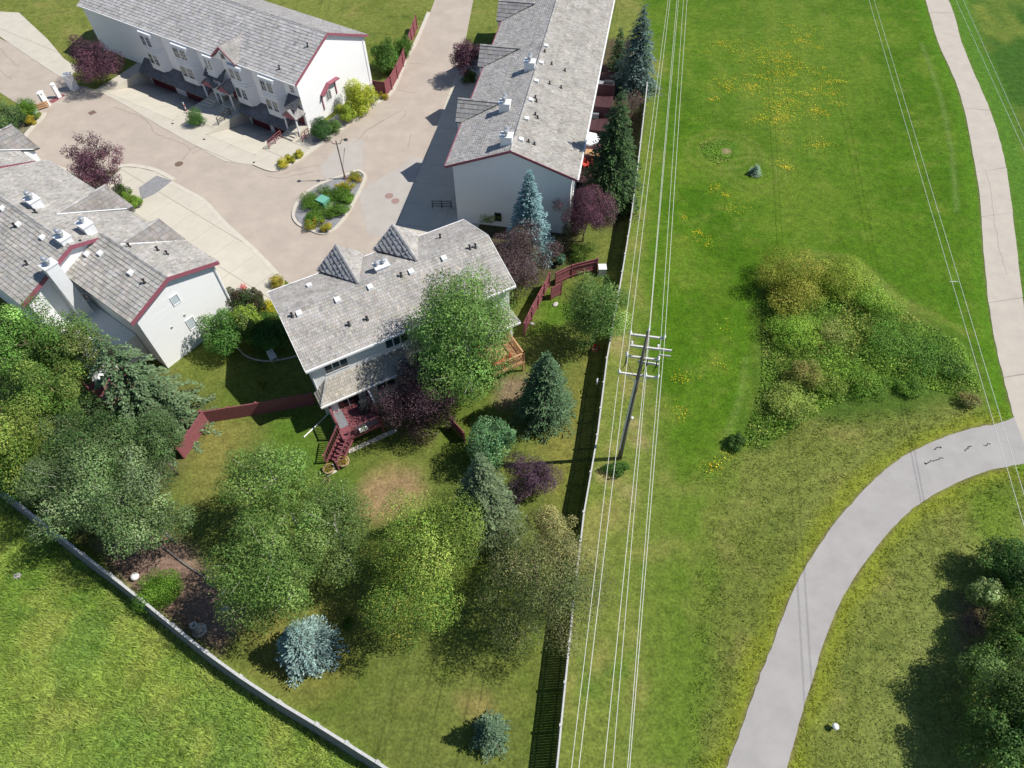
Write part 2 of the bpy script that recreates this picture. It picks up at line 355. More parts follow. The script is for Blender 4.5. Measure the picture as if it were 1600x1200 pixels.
# tall bright meadow left of the grey fence
LM = F2BASE+[(640, 1300), (-300, 1300), (-400, 600)]
lm = zmask(x, y, LM, .3, .08); blend(lm, S(146, 170, 76)); blend(lm*np.clip((fbm(x, y, 4.5, 51)-.48)*4, 0, 1), S(120, 156, 72), .5); blend(lm*np.clip((n1-.42)*3, 0, 1), S(112, 150, 56), .8)
blend(lm*np.clip((n2-.5)*3.5, 0, 1), S(172, 182, 92), .7); blend(lm*np.clip((n3-.6)*4, 0, 1), S(88, 126, 44), .6)
B3O = P(483, 203)[:2]; A3 = math.radians(-32.5)
def b3loc(px, py):
    dx, dy = px-B3O[0], py-B3O[1]; return dx*math.cos(A3)+dy*math.sin(A3), -dx*math.sin(A3)+dy*math.cos(A3)
RAMPS = ((-24.7, -13.9), (-8.6, -1.9)); RY0, RY1, RZ = -6.2, -.4, -1.75
GZ = np.zeros(len(x))
inner = (np.abs(x) < 77) & (y > 0) & (y < 117)
rough = np.clip(1-fm-ym, 0, 1)*inner
GZ = -.012*np.ones(len(x))
lx, ly = b3loc(x, y)
for a0, a1 in RAMPS:
    k = (lx > a0-.2) & (lx < a1+.2) & (ly > RY0) & (ly < 8)
    GZ = np.where(k, np.minimum(GZ, -.12+(RZ-.35)*np.clip((ly-RY0)/(RY1-RY0), 0, 1)), GZ)
nxg, nyg = len(xs), len(ys)
I = np.arange(nxg*nyg).reshape(nyg, nxg)
quads = np.stack([I[:-1, :-1], I[:-1, 1:], I[1:, 1:], I[1:, :-1]], -1).reshape(-1, 4)
gm = mat('grass_ground', None, .95, .34, 1.6, .6, 14, attr='col', spec=.1)
# second octave of fine mottling on the turf
nn = gm.node_tree.nodes; ll = gm.node_tree.links
f2 = nn.new("ShaderNodeTexNoise"); f2.inputs['Scale'].default_value = 5.5; f2.inputs['Detail'].default_value = 5; f2.inputs['Roughness'].default_value = .75
ll.new(nn["Geometry"].outputs['Position'], f2.inputs['Vector'])
r2 = nn.new("ShaderNodeMapRange"); r2.inputs[1].default_value = .3; r2.inputs[2].default_value = .7; r2.inputs[1].default_value = .36; r2.inputs[2].default_value = .64; r2.inputs[3].default_value = .66; r2.inputs[4].default_value = 1.36
ll.new(f2.outputs[0], r2.inputs[0])
v2 = nn.new("ShaderNodeVectorMath"); v2.operation = 'SCALE'
src = nn["Principled BSDF"].inputs['Base Color'].links[0].from_socket
ll.new(src, v2.inputs[0]); ll.new(r2.outputs[0], v2.inputs['Scale']); ll.new(v2.outputs[0], nn["Principled BSDF"].inputs['Base Color'])
g = np_mesh('ground', np.stack([x, y, GZ], 1), quads, gm, col=col, kind='structure')
GCOL = col.reshape(nyg, nxg, 3)
def gcol(px, py):
    i = np.clip(np.searchsorted(ys, py), 0, nyg-1); j = np.clip(np.searchsorted(xs, px), 0, nxg-1); return GCOL[i, j]

# ------------------------------------------------------------------ grass tufts (stuff)
def bbox_samples(pxpoly, dens, seed):
    poly = W(pxpoly); a = np.array(poly); lo = a.min(0); hi = a.max(0)
    n = int(dens*(hi[0]-lo[0])*(hi[1]-lo[1])); r = np.random.default_rng(seed)
    p = lo+(hi-lo)*r.random((n, 2)); return p[inpoly(p[:, 0], p[:, 1], poly)]
def tufts(name, pts, h, wdt, blades, spread, label=None, cat='grass', tint=(1, 1, 1), seed=1, jit=.35, lean=.5):
    r = np.random.default_rng(seed); n = len(pts)
    hs = h*(.5+r.random(n))*(.55+.9*fbm(pts[:, 0], pts[:, 1], 2.5, seed+5))
    base = gcol(pts[:, 0], pts[:, 1])*np.array(tint)
    base = base*(1+jit*(r.random((n, 1))-.5)*2)*np.array([1, 1, 1])+r.normal(0, .008, (n, 3))
    N = n*blades; idx = np.repeat(np.arange(n), blades)
    ang = r.random(N)*2*math.pi; off = spread*np.sqrt(r.random(N))
    bx = pts[idx, 0]+np.cos(ang)*off; by = pts[idx, 1]+np.sin(ang)*off
    a2 = ang+r.normal(0, .7, N); ln = hs[idx]*lean*(.4+r.random(N)); hh = hs[idx]*(.7+.5*r.random(N))
    tx = np.cos(a2+math.pi/2)*wdt/2; ty = np.sin(a2+math.pi/2)*wdt/2
    V = np.zeros((N, 3, 3)); V[:, 0] = np.stack([bx-tx, by-ty, np.full(N, -.012)], 1); V[:, 1] = np.stack([bx+tx, by+ty, np.full(N, -.012)], 1)
    V[:, 2] = np.stack([bx+np.cos(a2)*ln, by+np.sin(a2)*ln, hh], 1)
    C = np.repeat(np.clip(base[idx]*(1+.3*(r.random((N, 1))-.5)), .004, .8)[:, None], 3, 1); C[:, 2] *= 1.18
    o = np_mesh(name, V.reshape(-1, 3), np.arange(N*3).reshape(-1, 3), M['grass'], col=C.reshape(-1, 3), kind='stuff', per=3)
    return tag(o, label, cat)
off_path = lambda p, m: p[(~inpoly(p[:, 0], p[:, 1], W(PATH_L+PATH_R[::-1]))) & (segdist(p[:, 0], p[:, 1], W(PATH_L), False) > m) & (segdist(p[:, 0], p[:, 1], W(PATH_R), False) > m)
                        & (~inpoly(p[:, 0], p[:, 1], W(UP_L+UP_R[::-1]))) & (segdist(p[:, 0], p[:, 1], W(UP_L), False) > m)]
pm = bbox_samples(F2BASE+[(560, 1230), (-60, 1230)], 34, 1); pm = pm[segdist(pm[:, 0], pm[:, 1], W(F2BASE), False) > .15]
tufts('tall_grass', pm, .24, .06, 5, .16, 'tall bright yellow green grass growing left of the grey fence', seed=2, lean=1.0, tint=(1.38, 1.34, 1.4))
pm = off_path(bbox_samples([(1060, 750), (1150, 700), (1200, 660), (1420, 640), (1560, 640), (1620, 650), (1700, 1230), (1080, 1230), (1090, 900), (1120, 760)], 13, 3), .22)
pm = pm[segdist(pm[:, 0], pm[:, 1], W(F1BASE), False) > .2]
tufts('rough_grass', pm, .115, .05, 5, .17, 'rough dry meadow grass on both sides of the curving path', seed=4, lean=1.2, tint=(1.5, 1.52, 1.45))

# ------------------------------------------------------------------ roads, paths, slabs
def smooth(pts, n=6, closed=False):
    pts = [np.array(p, float) for p in pts]; k = len(pts); out = []
    for i in range(k if closed else k-1):
        g = lambda j: pts[j % k] if closed else pts[min(max(j, 0), k-1)]
        p0, p1, p2, p3 = g(i-1), g(i), g(i+1), g(i+2)
        for t in np.linspace(0, 1, n, endpoint=False):
            out.append(.5*((2*p1)+(-p0+p2)*t+(2*p0-5*p1+4*p2-p3)*t*t+(-p0+3*p1-3*p2+p3)*t**3))
    if not closed: out.append(pts[-1])
    return out
def sheet(name, pxpoly, z, m, kind='structure', parent=None, t=.05, world=None):
    mb = MB(); mb.prism(world if world is not None else W(pxpoly), z-t, z); return mb.obj(name, m, parent, kind)
def band(pts, w0, w1, z0, z1, closed=False):
    """raised strip following a world polyline, from offset w0 to w1 on its left"""
    mb = MB(); k = len(pts); L = []; R = []
    for i, p in enumerate(pts):
        a = pts[(i-1) % k] if closed else pts[max(i-1, 0)]; b = pts[(i+1) % k] if closed else pts[min(i+1, k-1)]
        d = np.array(b)-np.array(a); d = d/max(np.hypot(*d), 1e-6); n = np.array([-d[1], d[0]])
        L.append(np.array(p)+n*w0); R.append(np.array(p)+n*w1)
    vs = []; fs = []
    for l, r in zip(L, R): vs += [(*l, z0), (*l, z1), (*r, z1), (*r, z0)]
    m = k if closed else k-1
    for i in range(m):
        a = i*4; b = ((i+1) % k)*4
        for j in range(3): fs.append((a+j, b+j, b+j+1, a+j+1))
    if not closed: fs += [(0, 1, 2, 3), ((k-1)*4+3, (k-1)*4+2, (k-1)*4+1, (k-1)*4)]
    return mb.add(vs, fs)
def ribbon(name, Lp, Rp, z, m, parent=None, kind=None, n=5, t=.06, jag=0.):
    L = smooth(W(Lp), n); R = smooth(W(Rp), n); k = min(len(L), len(R)); mb = MB(); vs = []; fs = []
    for i in range(k):
        l, r = L[i], R[i]
        if jag: l = l+RNG.normal(0, jag, 2); r = r+RNG.normal(0, jag, 2)
        vs += [(*l, z-t), (*l, z), (*r, z), (*r, z-t)]
    for i in range(k-1):
        for j in range(3): fs.append((i*4+j, i*4+j+1, (i+1)*4+j+1, (i+1)*4+j))
    return mb.add(vs, fs).obj(name, m, parent, kind)
def clip_poly(poly, cell):
    out = list(poly); n = len(cell)
    for i in range(n):
        a = cell[i]; b = cell[(i+1) % n]; inp = out; out = []
        if not inp: break
        s = lambda p: (b[0]-a[0])*(p[1]-a[1])-(b[1]-a[1])*(p[0]-a[0])
        for j in range(len(inp)):
            p = inp[j]; q = inp[(j+1) % len(inp)]; sp, sq = s(p), s(q)
            if sp >= 0: out.append(p)
            if (sp >= 0) != (sq >= 0):
                t = sp/(sp-sq); out.append((p[0]+(q[0]-p[0])*t, p[1]+(q[1]-p[1])*t))
    return out
def slabs(parent, poly, az, sx, sy, z0, z1, m, gap=.035, off=(0, 0)):
    ca, sa = math.cos(az), math.sin(az)
    loc = [(p[0]*ca+p[1]*sa, -p[0]*sa+p[1]*ca) for p in poly]
    a = np.array(loc); lo = a.min(0); hi = a.max(0)
    X0 = math.floor(lo[0]/sx)*sx-off[0]
    while X0 < hi[0]:
        Y0 = math.floor(lo[1]/sy)*sy-off[1]
        while Y0 < hi[1]:
            c = clip_poly(loc, [(X0+gap/2, Y0+gap/2), (X0+sx-gap/2, Y0+gap/2), (X0+sx-gap/2, Y0+sy-gap/2), (X0+gap/2, Y0+sy-gap/2)])
            if len(c) >= 3:
                ar = abs(sum(c[i][0]*c[(i+1) % len(c)][1]-c[(i+1) % len(c)][0]*c[i][1] for i in range(len(c))))/2
                if ar > .15:
                    mb = MB(); mb.prism([(p[0]*ca-p[1]*sa, p[0]*sa+p[1]*ca) for p in c], z0, z1+random.uniform(-.002, .004)); mb.obj('slab', m, parent)
            Y0 += sy
        X0 += sx
ROAD = [(-90, 15), (14, 67), (75, 108), (110, 130), (150, 140), (200, 167), (250, 197), (300, 225), (350, 252), (395, 258), (417, 267), (434, 268), (460, 257), (482, 242), (512, 220), (561, 185), (592, 162), (613, 147), (626, 121), (639, 88), (652, 67), (672, 20), (690, -30),
        (745, -30), (730, 50), (719, 103), (700, 149), (665, 248), (641, 300), (610, 380), (560, 440), (480, 470), (445, 437), (423, 412), (395, 384), (356, 349), (321, 312), (293, 296), (269, 283), (243, 269), (217, 262.6), (191, 261.5), (160, 270), (130, 277), (95, 266), (65, 257), (46.6, 244), (36, 225), (37, 212), (50, 196.5), (63, 183.5), (66, 177), (54, 172), (24, 160), (0, 144.5), (-90, 100)]
road = sheet('road', ROAD, .004, M['road'])
sheet('road_patch', [(535, 268), (538, 232), (552, 216), (567, 220), (567, 262), (566, 268)], .008, M['patch'], None, road, .003)
sheet('road_patch', [(500, 262), (530, 225), (540, 220), (535, 270), (510, 285)], .008, M['patch'], None, road, .003)
sheet('road_patch', [(560, 300), (650, 245), (664, 248), (641, 298), (612, 372), (575, 365)], .008, M['patch'], None, road, .003)
def crack(pxs, w=.035, parent=None, z=.012, m='crack'):
    pts = smooth([np.array(p) for p in W(pxs)], 7); pts = [p+RNG.normal(0, .05, 2) for p in pts]
    return band(pts, -w, w, z-.002, z).obj('crack_sealant', M[m], parent)
for c in ([(178, 167), (200, 175), (220, 182), (235, 195), (240, 207), (260, 215), (280, 222), (298, 233)], [(298, 233), (310, 228), (318, 222)], [(298, 233), (285, 250)],
          [(417, 275), (440, 278), (470, 272), (490, 268)], [(555, 222), (580, 200), (605, 185), (628, 172)], [(565, 208), (585, 196), (600, 187)], [(626, 187), (632, 180), (634, 174)], [(637, 232), (640, 220), (643, 210)],
          [(640, 99), (665, 100)], [(621, 140), (640, 144), (650, 145)], [(0, 75), (15, 92), (30, 105)], [(0, 110), (18, 125)], [(440, 272), (475, 262), (500, 258)], [(323, 228), (300, 240)]):
    crack(c, .02, road)
pb = ribbon('path', PATH_L, PATH_R, .012, M['path'], None, 'structure', 6, .06, .02)
for c in ([(1446, 725), (1458, 720), (1472, 715)], [(1459, 702), (1466, 699), (1470, 700)], [(1507, 705), (1512, 700), (1518, 697)], [(1537, 696), (1547, 694)], [(1448, 726), (1444, 723)]):
    crack(c, .038, pb, .017, 'tar').name = 'tar_patch'
up = ribbon('path', UP_L, UP_R, .004, M['joint'], None, 'structure', 6, .06)
L = smooth(W(UP_L), 6); R = smooth(W(UP_R), 6); k = min(len(L), len(R)); cut = [0, 12, 21, 29, 39, 45, 56, 66, k-1]
for a, b in zip(cut[:-1], cut[1:]):
    mb = MB(); vs = []; fs = []
    for i in range(a, b+1):
        l, r = L[i].copy(), R[i].copy()
        if i == b and b != k-1:
            dl = L[i-1]-L[i]; l = l+dl/np.hypot(*dl)*.05; r = r+dl/np.hypot(*dl)*.05
        l = l+RNG.normal(0, .025, 2); r = r+RNG.normal(0, .025, 2)
        vs += [(*l, .0), (*l, .010), (*r, .010), (*r, .0)]
    for i in range(b-a):
        for j in range(3): fs.append((i*4+j, i*4+j+1, (i+1)*4+j+1, (i+1)*4+j))
    mb.add(vs, fs).obj('path_section', M['pathup'], up)
crack([(1541, 268), (1548, 300), (1552, 340), (1560, 380), (1572, 430)], .012, up, .013)
# driveways
DW4 = [(191, 261.5), (217, 262.6), (243, 269), (269, 283), (293, 296), (321, 312), (356, 349), (395, 384), (423, 412), (445, 437), (440, 470), (395, 480), (330, 440), (290, 390), (210, 350), (175, 322), (160, 290)]
d4 = sheet('driveway', DW4, .006, M['joint'])
A4 = math.radians(52.72)
slabs(d4, W(DW4), A4, 3.3, 3.05, .006, .03, M['concrete'])
DW3 = [(150, 140), (200, 167), (250, 197), (300, 225), (350, 252), (395, 258), (417, 267), (434, 268), (460, 257), (482, 242), (512, 220), (497, 207), (483, 200), (450, 196), (412, 185), (300, 130), (225, 92), (190, 115)]
def b3w(a, b_): return (B3O[0]+a*math.cos(A3)-b_*math.sin(A3), B3O[1]+a*math.sin(A3)+b_*math.cos(A3))
apron = clip_poly(W(DW3), [b3w(-60, -30), b3w(30, -30), b3w(30, RY0), b3w(-60, RY0)])
d3 = sheet('driveway', None, .006, M['joint'], world=apron)
slabs(d3, apron, A3, 3.6, 3.2, .006, .03, M['concrete'])
for a0, a1 in ((-34, -24.85), (-13.75, -8.75), (-1.75, 3)):
    fl = clip_poly(W(DW3), [b3w(a0, RY0), b3w(a1, RY0), b3w(a1, 1.0), b3w(a0, 1.0)])
    if len(fl) > 2: sheet('walk', None, .006, M['joint'], None, d3, world=fl); slabs(d3, fl, A3, 2.4, 2.4, .006, .03, M['concrete'])
for a0, a1 in RAMPS:
    n_ = max(2, round((a1-a0)/3.4)); wd = (a1-a0)/n_
    for i in range(n_):
        for j in range(2):
            xa_, xb_ = a0+i*wd+.02, a0+(i+1)*wd-.02; t0, t1 = j/2, (j+1)/2-.004
            vs = []
            for (xx, t) in ((xa_, t0), (xb_, t0), (xb_, t1), (xa_, t1)):
                q = b3w(xx, RY0+.02+(RY1-RY0)*t); vs.append((q[0], q[1], .03+RZ*t))
            MB().slab(vs, .05).obj('slab', M['concrete'], d3)
    for xx in (a0-.09, a1+.09):
        vs = [(*b3w(xx-.075, RY0), .0), (*b3w(xx+.075, RY0), .0), (*b3w(xx+.075, RY1), .0), (*b3w(xx-.075, RY1), .0)]
        m_ = MB(); v8 = [(v[0], v[1], -2.0) for v in vs]+[(v[0], v[1], .09) for v in vs]
        m_.add(v8, [(0, 3, 2, 1), (4, 5, 6, 7), (0, 1, 5, 4), (1, 2, 6, 5), (2, 3, 7, 6), (3, 0, 4, 7)]); m_.obj('retaining_wall', M['concrete'], d3)
DW5 = [(-60, 15), (14, 67), (75, 108), (100, 124), (125, 108), (100, 92), (75, 62), (30, 20)]
d5 = sheet('driveway', DW5, .006, M['joint']); slabs(d5, W(DW5), A3, 4, 4, .006, .03, M['concrete'])
DW2 = [(719, 103), (700, 149), (665, 248), (641, 300), (610, 380), (735, 380), (760, 330), (760, 230), (780, 90), (740, 90)]
d2 = sheet('driveway', DW2, .007, M['joint']); A2 = math.radians(-11.34)
slabs(d2, W(DW2), A2, 5.2, 3.1, .007, .03, M['concrete'])
DW1 = [(430, 442), (470, 470), (600, 460), (660, 400), (610, 378), (560, 438), (480, 468)]
sheet('garden_strip', [(217, 294), (245, 274.5), (269, 283), (243, 303), (221, 313)], .038, M['gravel'], 'stuff', None, .04)
sheet('garden_strip', [(350, 455), (372, 462), (366, 478), (352, 480)], .038, M['gravel'], 'stuff', None, .04)
# kerbs
def kerb(px, w=.32, h=.11, closed=False, side=1):
    return band(smooth([np.array(p) for p in W(px)], 5, closed), 0, w*side, -.02, h, closed).obj('kerb', M['kerb'], None, 'structure')
kerb([(66, 177), (63, 183.5), (50, 196.5), (37, 212), (36, 225), (46.6, 244), (65, 257), (95, 266), (130, 277), (160, 270), (191, 261.5), (217, 262.6), (243, 269), (269, 283)], .45, .06, False, 1)
kerb([(269, 283), (293, 296), (321, 312), (356, 349), (395, 384), (423, 412), (445, 437)], .4, .04, False, -1)
kerb([(395, 258), (417, 267), (434, 268), (460, 257), (482, 242), (512, 220), (561, 185), (592, 162), (613, 147), (626, 121), (639, 88), (652, 67), (672, 20)], .4, .1, False, 1)
ISL = [(461, 336), (468, 349), (484, 357), (501.6, 364), (515, 362), (530, 348.5), (543.5, 329), (557, 304), (568, 279), (564.6, 271), (557, 269), (545, 274), (515, 284), (485, 299), (467, 318)]
kerb(ISL, .28, .12, True, -1) 
sheet('garden_strip', ISL, .07, M['gravel'], 'stuff', None, .07)
sheet('garden_strip', [(512, 220), (561, 185), (592, 162), (604, 140), (585, 128), (560, 150), (520, 185), (484, 204), (490, 228)], .06, M['gravel'], 'stuff', None, .06)

# ------------------------------------------------------------------ houses
class Bld:
    def __init__(s, name, label, cat, origin, az):
        s.o = np.array([origin[0], origin[1], 0.]); s.az = az
        s.X = np.array([math.cos(az), math.sin(az), 0]); s.Y = np.array([-math.sin(az), math.cos(az), 0])
        s.root = empty(name, label, cat, s.o, az)
    def loc(s, p): v = np.array(p)-s.o; return np.array([v@s.X, v@s.Y, p[2]])
    def w(s, a, b, z): return s.o+s.X*a+s.Y*b+np.array([0, 0, z])
    def onY(s, px, py, v):
        d = ray(px, py); t = (v-(CAM-s.o)@s.Y)/(d@s.Y); return s.loc(CAM+d*t)
    def onX(s, px, py, v):
        d = ray(px, py); t = (v-(CAM-s.o)@s.X)/(d@s.X); return s.loc(CAM+d*t)
    def onroof(s, px, py, fz, z=7.):
        for _ in range(25):
            l = s.loc(P(px, py, z)); z = .5*z+.5*fz(l[0], l[1])
        return np.array([l[0], l[1], z])
NSH = [0]
def roof(b, pts, e=None, tone=(.30, .285, .27), thick=.14, expo=.24, m='shake', name='roof', seed=0, wide=(.10, .24), parent=None, hb=1.):
    """one roof plane: a thick deck with courses of split cedar shakes laid on it"""
    r = random.Random(hash((round(pts[0][0], 2), round(pts[0][1], 2), seed)) & 0xffff)
    pts = [np.array(p, float) for p in pts]
    n = np.zeros(3)
    for i in range(len(pts)): n += np.cross(pts[i]-pts[0], pts[(i+1) % len(pts)]-pts[0])
    if n[2] < 0: pts = pts[::-1]; n = -n
    n /= np.linalg.norm(n)
    if e is None: e = pts[1]-pts[0]
    e = np.array(e, float); e /= np.linalg.norm(e); t = np.cross(n, e)
    if t[2] < 0: e = -e; t = -t
    o = pts[0]; p2 = [((p-o)@e, (p-o)@t) for p in pts]
    deck = MB(); deck.slab([p-n*.004 for p in pts], thick); do = deck.obj(name, M['deckroof'], parent or b.root)
    u0 = min(p[0] for p in p2); u1 = max(p[0] for p in p2); v0 = min(p[1] for p in p2); v1 = max(p[1] for p in p2)
    a = sum(p2[i][0]*p2[(i+1) % len(p2)][1]-p2[(i+1) % len(p2)][0]*p2[i][1] for i in range(len(p2)))
    if a < 0: p2 = p2[::-1]
    mb = MB(); v = v0; row = 0
    rn = np.random.default_rng(seed+3)
    while v < v1:
        u = u0-r.random()*.2; L = expo*1.08
        rowt = 1+r.gauss(0, .03)
        while u < u1:
            wd = r.uniform(*wide)
            c = clip_poly(p2, [(u+.006, v), (u+wd-.006, v), (u+wd-.006, v+L), (u+.006, v+L)])
            if len(c) >= 3:
                h0 = r.uniform(.022, .05)*hb; k = max(.6, r.gauss(1, .08))*rowt
                if r.random() < .05: k *= .8
                cc = (tone[0]*k*r.uniform(.97, 1.05), tone[1]*k, tone[2]*k*r.uniform(.93, 1.03))
                top = [o+e*q[0]+t*q[1]+n*(.006+h0*(1-(q[1]-v)/L)) for q in c]; vs = list(top); fs = [tuple(range(len(c)))]
                for i in range(len(c)):
                    j = (i+1) % len(c)
                    if abs(c[i][1]-v) < 1e-5 and abs(c[j][1]-v) < 1e-5:
                        vs += [o+e*c[i][0]+t*c[i][1], o+e*c[j][0]+t*c[j][1]]; fs.append((i, len(vs)-2, len(vs)-1, j))
                mb.add(vs, fs, cc)
            u += wd
        v += expo; row += 1
    NSH[0] += len(mb.f)
    mb.obj('shake_courses', M[m], do, 'stuff'); return do
def ridge(b, p, q, m='shake', w=.26, tone=(.33, .32, .31), parent=None):
    p = np.array(p, float); q = np.array(q, float); d = q-p; L = np.linalg.norm(d); d /= L; s = np.cross(d, (0, 0, 1)); s /= np.linalg.norm(s); mb = MB(); k = int(L/.3)
    for i in range(k):
        a = p+d*(i*L/k); c = p+d*((i+1)*L/k+.03); h = .075; h2 = .05
        kk = random.gauss(1, .12); cc = tuple(x*kk for x in tone)
        mb.add([a-s*w/2+(0, 0, -.02), a+(0, 0, h), a+s*w/2+(0, 0, -.02), c-s*w/2+(0, 0, -.03), c+(0, 0, h2), c+s*w/2+(0, 0, -.03)], [(0, 1, 4, 3), (1, 2, 5, 4), (0, 2, 1)], cc)
    return mb.obj('ridge_cap', M[m], parent or b.root)
def vent(b, p, slope, side, m='whitemetal'):
    """little white box vent: sits at p, faces down the slope (side = local unit xy)"""
    sx, sy = side; z = p[2]; mb = MB(); R = .19
    t = np.array([sx, sy]); s = np.array([-sy, sx]); q = np.array(p[:2])
    def c(a, bb, h): return (*(q+t*a+s*bb), z+h)
    mb.add([c(-R, -R, -.12), c(-R, R, -.12), c(R, R, -.2), c(R, -R, -.2), c(-R, -R, .22), c(-R, R, .22), c(R, R, .16), c(R, -R, .16)], [(4, 7, 6, 5), (0, 4, 5, 1), (1, 5, 6, 2), (2, 6, 7, 3), (3, 7, 4, 0)])
    return mb.obj('roof_vent', M[m], b.root)
def pipe(b, p, h=.42, r=.065):
    mb = MB(); mb.lathe([(r*2.2, -.12), (r*2.0, .05), (r, .09), (r, h), (r*1.5, h), (r*1.5, h+.08), (r*.3, h+.1)], p, 8); return mb.obj('vent_pipe', M['dark'], b.root)
def chimney(b, p, w=.75, d=1.0, h=.85, flues=2, m='whitemetal', down=1.2):
    mb = MB(); mb.box(p[0]-w/2, p[0]+w/2, p[1]-d/2, p[1]+d/2, p[2]-down, p[2]+h); mb.box(p[0]-w/2-.06, p[0]+w/2+.06, p[1]-d/2-.06, p[1]+d/2+.06, p[2]+h, p[2]+h+.07)
    c = mb.obj('chimney', M[m], b.root)
    for i in range(flues):
        f = MB(); yy = p[1]+(i-(flues-1)/2)*.45
        f.lathe([(.11, 0), (.11, .3), (.2, .31), (.2, .36), (.13, .38), (.13, .46), (.21, .47), (.16, .55), (.02, .58)], (p[0], yy, p[2]+h+.06), 10); f.obj('flue_pipe', M['metal'], c)
    return c
def window(b, axis, v, a0, a1, z0, z1, out=1, panes=1, m='glass', fr=.08, name='window', mull=None, frame='whitetrim'):
    """frame of bars on the wall plane axis=v with recessed panes; out = side the window looks to"""
    mb = MB(); e0, e1 = sorted((v-.02*out, v+.06*out)); g0, g1 = sorted((v+.004*out, v+.02*out))
    def bx(m_, p0, p1, q0, q1, lo, hi):
        if axis == 'y': m_.box(p0, p1, lo, hi, q0, q1)
        else: m_.box(lo, hi, p0, p1, q0, q1)
    bx(mb, a0-fr, a1+fr, z0-fr, z0, e0, e1); bx(mb, a0-fr, a1+fr, z1, z1+fr, e0, e1); bx(mb, a0-fr, a0, z0, z1, e0, e1); bx(mb, a1, a1+fr, z0, z1, e0, e1)
    for i in range(1, panes):
        c = a0+(a1-a0)*i/panes; bx(mb, c-.04, c+.04, z0, z1, e0, e1)
    if mull:
        nx, nz = mull
        for i in range(1, nx): c = a0+(a1-a0)*i/nx; bx(mb, c-.015, c+.015, z0, z1, *sorted((v, v+.035*out)))
        for i in range(1, nz): c = z0+(z1-z0)*i/nz; bx(mb, a0, a1, c-.015, c+.015, *sorted((v, v+.03*out)))
    f = mb.obj(name, M[frame], b.root)
    for i in range(panes):
        g = MB(); c0 = a0+(a1-a0)*i/panes; c1 = a0+(a1-a0)*(i+1)/panes; bx(g, c0+.03, c1-.03, z0+.01, z1-.01, g0, g1); g.obj('pane', M[m], f)
    return f

# ---- the near duplex
B1 = Bld('duplex_house', 'white two storey duplex with grey shake roof, two pointed front gables and a back deck', 'house', (-13.76, 27.88), math.radians(28.26)); b = B1
L1, D1, ZE, ZR, HY = 16.05, 8.3, 6.0, 7.58, 4.15
T1 = (.375, .358, .34)
w_ = MB(); w_.xprof([(.4, 0), (D1-.4, 0), (D1-.4, ZE-.02), (HY, ZR-.22), (.4, ZE-.02)], .3, L1-.3); w_.obj('wall', M['white'], b.root)
roof(b, [(0, 0, ZE), (L1, 0, ZE), (L1, HY, ZR), (0, HY, ZR)], (1, 0, 0), T1, seed=1)
roof(b, [(L1, D1, ZE), (0, D1, ZE), (0, HY, ZR), (L1, HY, ZR)], (1, 0, 0), T1, seed=2)
ridge(b, (0, HY, ZR+.02), (L1, HY, ZR+.02))
for xx in (0, L1):
    f = MB(); s = -1 if xx == 0 else 1
    x0, x1 = sorted((xx+.002*s, xx+.04*s))
    f.xprof([(0, ZE-.2), (HY, ZR-.2), (HY, ZR+.03), (0, ZE+.03)], x0, x1); f.xprof([(D1, ZE-.2), (D1, ZE+.03), (HY+.001, ZR+.03), (HY+.001, ZR-.2)], x0, x1); f.obj('barge_board', M['whitetrim'], b.root)
for y0, y1 in ((-.13, -.005), (D1+.005, D1+.13)):
    MB().box(-.02, L1+.02, y0, y1, ZE-.16, ZE+.0).obj('gutter', M['whitetrim'], b.root)
def z1(a, bb): return ZR-abs(bb-HY)*(ZR-ZE)/HY
for xr in (5.78, 10.33):
    zr = ZR+.0
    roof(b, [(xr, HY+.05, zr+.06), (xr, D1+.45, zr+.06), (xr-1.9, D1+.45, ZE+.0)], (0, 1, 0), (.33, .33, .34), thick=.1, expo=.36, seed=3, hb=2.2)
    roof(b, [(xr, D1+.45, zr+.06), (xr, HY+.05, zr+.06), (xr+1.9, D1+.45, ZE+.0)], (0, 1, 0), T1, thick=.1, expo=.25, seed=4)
    ridge(b, (xr, D1+.47, zr+.07), (xr, HY+.1, zr+.07))
    MB().yprof([(xr-1.7, ZE-.3), (xr+1.7, ZE-.3), (xr+1.5, ZE+.2), (xr, zr-.15), (xr-1.5, ZE+.2)], D1+.02, D1+.2).obj('gable_wall', M['white'], b.root)
p = b.onroof(597, 421, z1); c1 = chimney(b, (p[0], p[1], p[2]), 1.0, .7, .45, 0)
for i in (-.28, .22):
    f = MB(); f.lathe([(.1, 0), (.1, .22), (.21, .23), (.21, .27), (.13, .29), (.2, .36), (.02, .42)], (p[0]+i, p[1]+.02, p[2]+.5), 10); f.obj('flue_pipe', M['metal'], c1)
for q in ((468, 491), (528, 470), (579, 450), (643, 426), (694, 405)): vent(b, b.onroof(*q, z1), 0, (0, -1))
vent(b, b.onroof(484, 447, z1), 0, (0, 1))
for q in ((457, 495), (627, 432), (574, 500), (546, 509), (734, 389), (743, 387), (688, 372)): pipe(b, b.onroof(*q, z1), .3)
# upper rear windows
for q0, q1, n in (((508, 579), (541, 559), 3), ((605, 548), (637, 526), 3)):
    l = b.onY(*q0, .4); r_ = b.onY(*q1, .4); window(b, 'y', .4, l[0], r_[0], 4.45, 5.55, -1, n)
window(b, 'y', .4, 12.3, 14.0, 4.45, 5.55, -1, 2)
